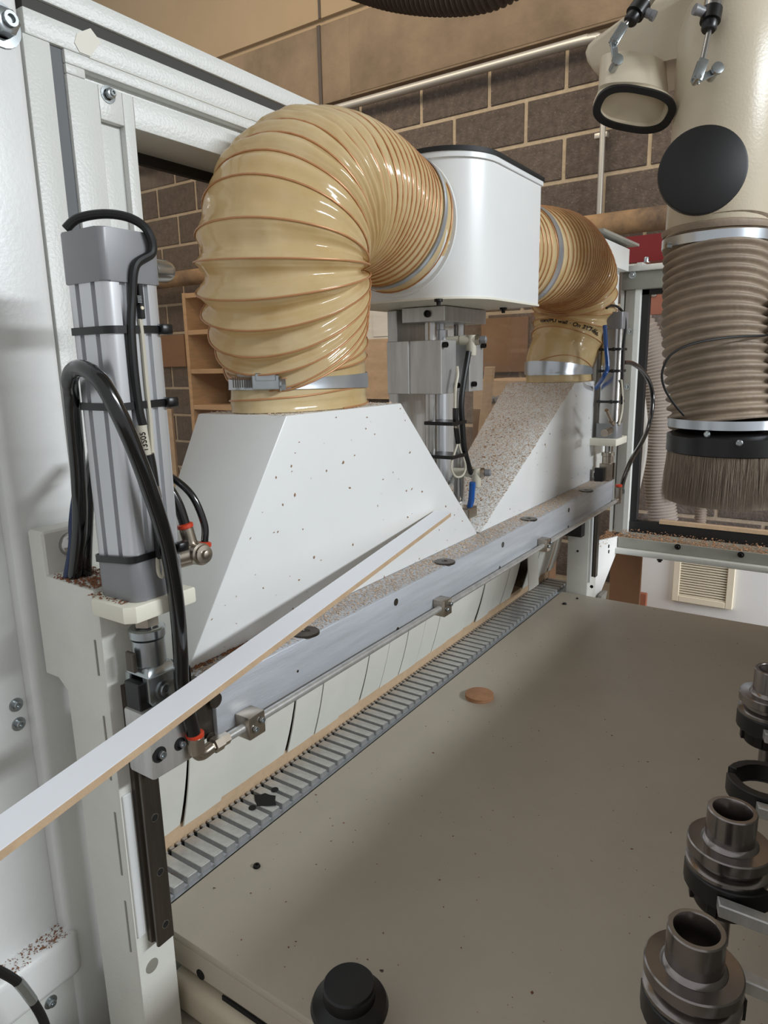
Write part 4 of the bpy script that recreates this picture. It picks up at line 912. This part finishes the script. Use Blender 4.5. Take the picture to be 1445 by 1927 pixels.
# ================================================================== LOOSE WHITE STRIP, DISC, KNOB
def camc(p): return V((p.dot(RGT), -p.dot(UPV), p.dot(FWD)))
Uf = A(819, 961, x=-.5385); Un = D(0, 1535, .43); dv = Uf-Un
dc = camc(dv); wr_, wd_ = .0243, .0031; wf_ = -(wr_*dc.x+wd_*dc.y)/dc.z
wv = RGT*wr_ - UPV*wd_ + FWD*wf_
nv = dv.cross(wv).normalized()
if nv.dot(Uf) < 0: nv = -nv
th = nv*.0065; Us = Un - dv*.22
bm = B(); hexa(bm, [Us+th, Us+wv+th, Uf+wv+th, Uf+th, Us, Us+wv, Uf+wv, Uf], .0003, 1)
t = thing('edge_offcut', 'long white faced offcut strip leaning diagonally across the machine', 'wood strip', Uf); part('core', bm, M['mdf'], t)
bm = B(); e = -nv*.0007; hexa(bm, [Us, Us+wv, Uf+wv, Uf, Us+e, Us+wv+e, Uf+wv+e, Uf+e]); part('white_face', bm, M['melamine'], t)
q = A(902, 1312, z=TZ)
bm = B(); lathe(bm, (q.x,q.y,TZ), (0,0,1), [(.0262,0),(.0268,.001),(.0262,.0035),(.0268,.005),(.0266,.0075),(.0255,.008)], 40); solo('wood_disc', bm, M['mdfdisc'], 'small round brown fibreboard disc lying on the table', 'disc')
q = A(660, 1950, z=TZ)
t = thing('round_knob', 'round black knob at the front edge of the table', 'knob', (q.x, q.y, TZ))
bm = B(); lathe(bm, (q.x,q.y,TZ), (0,0,1), [(.012,0),(.012,.03)], 24); part('stem', bm, M['steel'], t)
bm = B(); lathe(bm, (q.x,q.y,TZ+.030), (0,0,1), [(.030,0),(.0355,.002),(.0365,.006),(.0345,.011),(.028,.014),(.0245,.016),(.0245,.028),(.023,.030),(.003,.0305)], 48); part('cap', bm, M['plas'], t)

# ================================================================== RIGHT-HAND DUCT WITH BRUSH
DP = 1.38
axis0 = D(1349, 432, DP); ax, ay = axis0.x, axis0.y
t = thing('spindle_duct', 'cream painted extraction duct with round black flap at upper right', 'duct', (ax, ay, axis0.z))
bm = B(); lathe(bm, (ax,ay,axis0.z), (0,0,1), [(.094,0),(.096,.004),(.096,.30),(.094,.36),(.082,.40),(.06,.43)], 48); part('main_pipe', bm, M['cream'], t)
yman = ay-.02
pm = [(1097,95),(1103,80),(1115,68),(1180,28),(1245,-14),(1500,-60),(1500,90),(1330,100),(1262,112),(1180,134),(1135,142),(1112,128),(1100,110)]
bm = B(); prism(bm, [A(a,b,y=yman) for a, b in pm], (0,.17,0), .018, 4); part('manifold', bm, M['cream'], t)
def loft(bm, rings, cap0=False, cap1=False):
    R_ = [[bm.verts.new(p) for p in r] for r in rings]; n = len(R_[0])
    for a, b in zip(R_, R_[1:]):
        for k in range(n): bm.faces.new((a[k], a[(k+1)%n], b[(k+1)%n], b[k]))
    if cap0: bm.faces.new(R_[0][::-1])
    if cap1: bm.faces.new(R_[-1])
    return bm
def sup(c, u, v, hu, hv, p=2.7, rot=0., n=56):
    o = []
    for k in range(n):
        a = 2*PI*k/n; x = math.copysign(abs(math.cos(a))**(2/p), math.cos(a))*hu; y = math.copysign(abs(math.sin(a))**(2/p), math.sin(a))*hv
        o.append(V(c)+V(u)*(x*math.cos(rot)-y*math.sin(rot))+V(v)*(x*math.sin(rot)+y*math.cos(rot)))
    return o
oc = D(1193, 205, 1.335); on = (-FWD*.50-UPV*.83-RGT*.05).normalized(); ou = (RGT-on*RGT.dot(on)).normalized(); ov = ou.cross(on)
if ov.dot(UPV) < 0: ov = -ov
ou = (ou*math.cos(-.16)+ov*math.sin(-.16)); ov = on.cross(ou)
if ov.dot(UPV) < 0: ov = -ov
oc2 = D(1192, 118, 1.37)
bm = B(); loft(bm, [sup(oc, ou, ov, .078, .040), sup(oc-on*.012, ou, ov, .078, .040), sup(oc.lerp(oc2,.35), RGT, V((0,1,0)), .066, .066, 2.1), sup(oc2, RGT, V((0,1,0)), .063, .066, 2.0)])
loft(bm, [sup(oc, ou, ov, .078, .040), sup(oc+on*.0005, ou, ov, .064, .030), sup(oc-on*.05, ou, ov, .060, .028)], cap1=True)
inl = part('side_inlet', bm, M['cream'], t)
bm = B(); loft(bm, [sup(oc-on*.001, ou, ov, .0795, .0415), sup(oc+on*.006, ou, ov, .0795, .0415), sup(oc+on*.006, ou, ov, .0655, .0300), sup(oc-on*.003, ou, ov, .0655, .0300)]); part('inlet_gasket', bm, M['gasket'], inl)
fc = D(1322, 320, 1.235); fnv = (-FWD*.90-RGT*.26-UPV*.20).normalized()
bm = B(); lathe(bm, fc, fnv, [(.0745,-.014),(.0745,-.002),(.0715,0),(.001,.0006)], 56); part('round_flap', bm, M['black'], t, 'round black rubber flap')
bm = B(); lathe(bm, fc, fnv, [(.058,-.09),(.064,-.045),(.068,-.014)], 48); part('flap_neck', bm, M['cream'], t)
# small actuating cylinders
def actuator(label, pivot, ear, clev, rod0, rod1, body0, body1, dpt):
    P_ = lambda q: D(q[0], q[1], dpt)
    t = thing('flap_actuator', label, 'air cylinder', P_(pivot), 'flap actuators')
    n_ = -FWD
    bm = B(); lathe(bm, P_(pivot), n_, [(.0075,-.02),(.0075,.004),(.0105,.005),(.0105,.011),(.006,.012)], 12); part('pivot_bolt', bm, M['zinc'], t)
    a, b = P_(pivot), P_(ear); d_ = (b-a); s_ = d_.cross(n_).normalized()
    bm = B(); obox(bm, (a+b)/2, d_*.5, s_*.006, n_*.002, .001, 1); part('link', bm, M['zinc'], t)
    a, b = P_(ear)+n_*.002, P_(clev)+n_*.002; d_ = (b-a); s_ = d_.cross(n_).normalized()
    bm = B()
    for k in (-1, 1): obox(bm, (a+b)/2+n_*.005*k, d_*.58, s_*.0085, n_*.002, .0015, 2)
    lathe(bm, a-n_*.009, n_, [(.005,0),(.005,.02)], 12); part('clevis', bm, M['zinc'], t)
    bm = B(); cyl(bm, P_(clev), P_(rod1), .0050, 14); part('rod', bm, M['steel'], t)
    d_ = (P_(body1)-P_(body0))
    bm = B(); lathe(bm, P_(body0), d_, [(.011,0),(.013,.003),(.013,d_.length*.4),(.0175,d_.length*.42),(.0175,d_.length)], 20); part('end_cap', bm, M['plas'], t)
    bm = B(); lathe(bm, P_(body1), d_, [(.0155,0),(.0155,.16)], 20); part('barrel', bm, M['steel'], t)
    s_ = d_.cross(n_).normalized(); s_ = s_ if s_.dot(RGT)*(1 if pivot[0] < 1250 else -1) > 0 else -s_
    bm = B(); lathe(bm, P_(body0).lerp(P_(body1), .75), s_+n_*.2, [(.008,0),(.008,.026),(.009,.027),(.009,.034)], 14); part('port_fitting', bm, M['capgrey'], t)
    return t
actuator('left flap actuator linked to the square gasketed inlet', (1159,118), (1154,80), (1172,52), (1172,52), (1184,38), (1184,42), (1208,8), 1.28)
actuator('right flap actuator with long bright rod on the cream duct', (1346,134), (1309,152), (1321,118), (1321,118), (1334,58), (1333,58), (1340,18), 1.22)
# hose below
t = thing('spindle_hose', 'dusty grey brown ribbed hose between duct and brush', 'hose', D(1355, 795, DP))
pth = catmull([D(1349,436,DP), D(1349,520,DP), D(1347,620,DP-.005), D(1354,720,DP-.01), D(1361,800,DP-.01)], 20)
def spiral_sleeve(bm, path, R_, pitch, amp, seg=56, sub=9):
    ln = sum((b-a).length for a, b in zip(path, path[1:])); n = int(ln/pitch*sub); cum = [0]
    for a, b in zip(path, path[1:]): cum.append(cum[-1]+(b-a).length)
    rows = []; j = 0; u = V((1,0,0))
    for i in range(n+1):
        s = ln*i/n
        while j < len(path)-2 and cum[j+1] < s: j += 1
        p = path[j].lerp(path[j+1], min(1,(s-cum[j])/(cum[j+1]-cum[j]))); t_ = (path[j+1]-path[j]).normalized(); u = (u-t_*u.dot(t_)).normalized(); v = t_.cross(u)
        row = []
        for k in range(seg):
            a = 2*PI*k/seg; f = (s/pitch + a/(2*PI)) % 1.0
            w_ = math.cos(2*PI*f); r = R_+amp*(w_ if w_ < 0 else w_**.6)
            row.append(bm.verts.new(p+(u*math.cos(a)+v*math.sin(a))*r))
        rows.append(row)
    for a, b in zip(rows, rows[1:]):
        for k in range(seg): bm.faces.new((a[k], a[(k+1)%seg], b[(k+1)%seg], b[k]))
    return bm
bm = B(); spiral_sleeve(bm, pth, .0965, .0185, .0052); part('sleeve', bm, M['greyhose'], t, ang=180)
bm = B(); lathe(bm, D(1349,436,DP), (0,0,1), [(.101,-.006),(.104,.0),(.104,.004),(.097,.008)], 48); part('top_cuff', bm, M['greyhose'], t)
bm = B(); lathe(bm, D(1349,456,DP), (0,0,1), [(.1005,-.009),(.1030,-.009),(.1030,.009),(.1005,.009)], 56, False, False); cb_ = part('clamp_band', bm, M['clamp'], t)
bm = B(); q = D(1259,462,DP-.03); lathe(bm, q, RGT, [(.006,-.006),(.006,.004),(.003,.005)], 8); part('clamp_screw', bm, M['zinc'], cb_)
bm = B(); lathe(bm, D(1361,793,DP-.01), (0,0,1), [(.1005,-.009),(.1030,-.009),(.1030,.008),(.1005,.008)], 56, False, False); part('clamp_band', bm, M['clamp'], t)
bc = D(1372, 830, DP-.01)
t = thing('dust_brush', 'black ringed dust brush with long grey bristles', 'brush', bc-V((0,0,.13)))
bm = B(); lathe(bm, bc, (0,0,1), [(.113,-.020),(.116,-.018),(.116,.014),(.108,.018),(.095,.022)], 64); part('ring', bm, M['plas'], t)
for px, py in ((1314,825),(1391,838)):
    d_ = D(px, py, 1.26); r_ = V((d_.x-bc.x, d_.y-bc.y, 0)).normalized(); bm = B(); lathe(bm, bc+r_*.1155+V((0,0,d_.z-bc.z+.004)), r_, [(.006,0),(.006,.002),(.004,.004)], 14); part('screw', bm, M['zinc'], t)
bm = B(); lathe(bm, bc, (0,0,1), [(.105,-.018),(.111,-.070),(.112,-.118),(.108,-.118),(.104,-.060),(.100,-.018)], 64, False, False); part('bristle_core', bm, M['bristle'], t)
bm = B(); rb = random.Random(5)
for k in range(3800):
    a = rb.uniform(0, 2*PI); r0 = rb.uniform(.106,.1125); lean = rb.gauss(0,.035); fl = rb.uniform(.002,.011); hgt = .108+rb.uniform(-.008,.006)+.004*math.sin(a*9)
    p0 = bc+V((math.cos(a)*r0, math.sin(a)*r0, -.018)); a2 = a+lean; p1 = bc+V((math.cos(a2)*(r0+fl), math.sin(a2)*(r0+fl), -.018-hgt))
    s_ = V((-math.sin(a), math.cos(a), 0))*rb.uniform(.0004,.0008); o_ = V((math.cos(a), math.sin(a), 0))*.0006
    vs = [bm.verts.new(p) for p in (p0-s_, p0+s_, p0+o_, p1)]
    bm.faces.new((vs[0],vs[1],vs[3])); bm.faces.new((vs[1],vs[2],vs[3])); bm.faces.new((vs[2],vs[0],vs[3]))
part('bristles', bm, M['bristle'], t, 'long grey bristles', kind='stuff')
bm = B(); tube(bm, [D(1287,782,1.28), D(1268,760,1.27), D(1250,730,1.26), D(1246,700,1.25), D(1262,668,1.24), D(1300,648,1.235), D(1360,636,1.24), D(1420,632,1.27), D(1480,630,1.32)], .0022, 8); solo('brush_cable', bm, M['black'], 'thin black cable looping round the grey brown hose', 'cable')
bm = B(); spiral_sleeve(bm, catmull([D(1492,560,1.30), D(1484,640,1.30), D(1480,720,1.30), D(1486,805,1.30)], 14), .042, .016, .004, 32, 7); solo('side_hose', bm, M['greyhose'], 'second ribbed hose at the right picture edge', 'hose', ang=180)

# ================================================================== TOOL HOLDERS
def tool_holder(c, label, full=True, arm=True):
    c = V(c); t = thing('tool_holder', label, 'tool holder', c-V((0,0,.09)), 'tool holders in the changer')
    bm = B(); lathe(bm, c, (0,0,1), [(.0145,-.002),(.0145,.0285),(.0152,.0295),(.0182,.0295),(.0190,.0285),(.0192,.004),(.0215,.002),(.0222,.0005),(.0315,0),(.0325,-.001),(.0325,-.0095),(.0305,-.011),(.0265,-.0125),(.0265,-.0165),(.0305,-.018),(.0325,-.0195),(.0325,-.0245),(.0300,-.026),(.024,-.0265)], 56, cap0=True, cap1=True); part('body', bm, M['toolsteel'], t)
    bm = B(); lathe(bm, c, (0,0,-1), [(.021,.026),(.024,.029),(.0255,.034),(.0255,.056),(.0235,.060),(.012,.0605)], 40)
    for k in range(6):
        a = 2*PI*k/6+.3; d_ = V((math.cos(a), math.sin(a), 0)); obox(bm, c+d_*.0250-V((0,0,.050)), d_*.0025, V((-d_.y,d_.x,0))*.004, V((0,0,.008)), .0005, 1)
    part('collet_nut', bm, M['dark'], t)
    bm = B(); lathe(bm, c, (0,0,-1), [(.0065,.058),(.0065,.10),(.0030,.102)], 18); part('cutter_shank', bm, M['toolsteel'], t)
    return t
def gripper(c, label):
    c = V(c); t = thing('tool_gripper', label, 'gripper', c-V((0,0,.03)), 'grippers of the tool changer')
    for s in (-1, 1):
        bm = B(); out = []; inn = []
        for k in range(11):
            a = math.radians(25+k*14.5); r1, r0 = (.0350, .0268)
            out.append((c.x-math.cos(a)*-r1, c.y+s*math.sin(a)*r1)); inn.append((c.x-math.cos(a)*-r0, c.y+s*math.sin(a)*r0))
        prism(bm, [(a, b, c.z-.036) for a, b in out+inn[::-1]], (0,0,.019), .001, 1); part('jaw', bm, M['plas'], t)
        bm = B(); prism(bm, [(c.x-.004,c.y+s*.0352,c.z-.033),(c.x+.16,c.y+s*.0352,c.z-.033),(c.x+.16,c.y+s*.046,c.z-.033),(c.x-.001,c.y+s*.046,c.z-.033)], (0,0,.0115), .001, 1); part('arm_plate', bm, M['aluv'], t)
    return t
T1, T2, T3 = D(1305,1815,.48), D(1373,1582,.575), D(1451,1305,.786)
tool_holder(T1, 'nearest steel tool holder at the lower right corner'); gripper(T1+V((.002,0,-.006)), 'gripper holding the nearest tool holder')
tool_holder(T2, 'second steel tool holder with black collet nut at right'); gripper(T2+V((.002,0,-.006)), 'gripper holding the second tool holder')
tool_holder(T3, 'farthest steel tool holder cut by the right edge'); gripper(T3+V((.002,0,-.006)), 'gripper holding the farthest tool holder')
T4 = T2.lerp(T3, .52); gripper(V((T4.x+.012, T4.y, T4.z-.008)), 'empty black gripper between second and farthest tool holder')
bm = B(); box(bm, .035, .13, .30, 1.05, -.45, -.425, .003, 1); solo('gripper_rail', bm, M['grey'], 'grey rail carrying the tool grippers, right of the frame', 'rail')

# unseen gantry slab added overhead, out of view, to keep the table in shade
bm = B(); box(bm, -.32, 1.3, -.3, 2.15, 1.0, 1.3, .01); solo('unseen_shade_gantry', bm, M['frame'], 'unseen broad gantry bridge added overhead to shade the table', 'gantry')

# ================================================================== DUST AND CHIPS
def chips(name, label, fn, n, smin, smax, m_, seed=1, th=.25, flat=None):
    bm = B(); r = random.Random(seed)
    for _ in range(n):
        res = fn(r)
        if res is None: continue
        p, nn = res; nn = V(nn).normalized(); d, u, v = frame_of(nn)
        a = r.uniform(0, 2*PI); s = r.uniform(smin, smax)*(1.7 if r.random() < .12 else 1); asp = r.uniform(.25,.8)
        U = (u*math.cos(a)+v*math.sin(a))*s; W = (v*math.cos(a)-u*math.sin(a))*s*asp; T = nn*(s*th*r.uniform(.4,1.2))
        U = U + nn*s*r.uniform(-.15,.35)
        b = [bm.verts.new(p+q) for q in (U*.5, W*.5, -U*.5, -W*.5)]; tp = bm.verts.new(p+T+U*.1)
        for k in range(4): bm.faces.new((b[k], b[(k+1)%4], tp))
    return solo(name, bm, m_, label, 'wood chips', kind='stuff', ang=20)
chips('beam_dust', 'pale sawdust lying along the top of the aluminium beam', lambda r: ((V((-.4965-.046*r.random()**.8, r.uniform(.43,1.77), -.3065))), (0,0,1)), 11000, .0014, .0032, M['chip'], 2)
def hood_pts(r):
    u, v = r.random(), r.random(); lo = V((-.5435,1.114,-.307)).lerp(V((-.66,1.114,-.307)), u); hi = V((-.5435,1.604,-.054)).lerp(V((-.715,1.604,-.054)), u)
    return lo.lerp(hi, v**.8), (-.0,-.46,.9)
chips('hood_dust', 'sawdust coating the sloping side of the far hood', hood_pts, 15000, .0018, .0036, M['chip'], 3)
def hood_pts2(r):
    u, v = r.betavariate(4,2.2), r.uniform(.1,.75); lo = V((-.5435,1.114,-.307)).lerp(V((-.66,1.114,-.307)), u); hi = V((-.5435,1.604,-.054)).lerp(V((-.715,1.604,-.054)), u)
    return lo.lerp(hi, v), (-.0,-.46,.9)
chips('hood_chips', 'darker brown chips clinging to the far hood side', hood_pts2, 420, .0025, .006, M['chip2'], 4)
def front_pts(r):
    v = r.random()**1.6; y = r.uniform(.434+.17*v, 1.10-.25*v); return V((-.5428, y, -.305+.25*v)), (1,0,0)
chips('hood_front_specks', 'scattered brown specks on the left hood front', front_pts, 85, .0015, .004, M['chip2'], 5, th=.08)
def front2_pts(r):
    v = r.random(); y = r.uniform(1.13+.48*v, 1.84); return V((-.5428, y, -.305+.25*v)), (1,0,0)
chips('far_hood_front_specks', 'scattered brown specks on the far hood front', front2_pts, 70, .0018, .0042, M['chip2'], 6, th=.08)
chips('table_specks', 'fine dark debris scattered over the grey table', lambda r: (V((r.uniform(-.60,.05), r.uniform(.42,1.75), TZ+.0002)), (0,0,1)), 360, .0010, .0032, M['chipdark'], 7)
chips('tray_chips', 'heap of pale chips in the grey tray', lambda r: (V((r.uniform(-.62,.3), YT+.005+abs(r.gauss(0,.06)), A(1165,1010,y=YT).z-.010+r.random()*.008)), (0,0,1)), 3200, .004, .009, M['chip2'], 8)
chips('sheet_chips', 'chips piled on the sheet beside the far column', lambda r: (V((-.606-.03*r.random(), r.uniform(1.93,2.26), -.575+.02*r.random()+ .0*0)), (0,0,1)), 700, .004, .008, M['chip2'], 9)
def br_pts(r):
    x = r.uniform(-.622,-.500); y = r.uniform(.3425,.384) if x < -.548 else r.uniform(.335,.40)
    if abs(x+.516) < .027 and abs(y-.37) < .028: return None
    return V((x, y, -.1925 if x < -.548 else -.1962)), (0,0,1)
chips('bracket_chips', 'brown chips on the bracket under the near cylinder', br_pts, 900, .002, .0046, M['chipdark'], 10)
chips('hood_top_chips', 'brown sawdust on top of the left hood', lambda r: (V((r.uniform(-.68,-.545), r.uniform(.60,.85), -.0565)), (0,0,1)), 900, .002, .0045, M['chip'], 11)
chips('ledge_chips', 'brown chips on the ledge of the left cabinet door', lambda r: (V((XP-.012+.024*r.random(), .334-abs(r.gauss(0,.05)), -.6035)), (0,0,1)), 300, .0012, .0028, M['chipdark'], 12)
chips('rack_chips', 'a few brown chips between the near rack teeth', lambda r: (V((r.uniform(-.68,-.63), .43+abs(r.gauss(0,.035)), -.6275)), (0,0,1)), 160, .002, .005, M['chipdark'], 13)
chips('rear_beam_chips', 'brown chips along the near hood foot', lambda r: (V((-.5435+.006*r.random(), r.uniform(.43,.56), -.306)), (0,0,1)), 260, .002, .005, M['chipdark'], 14)
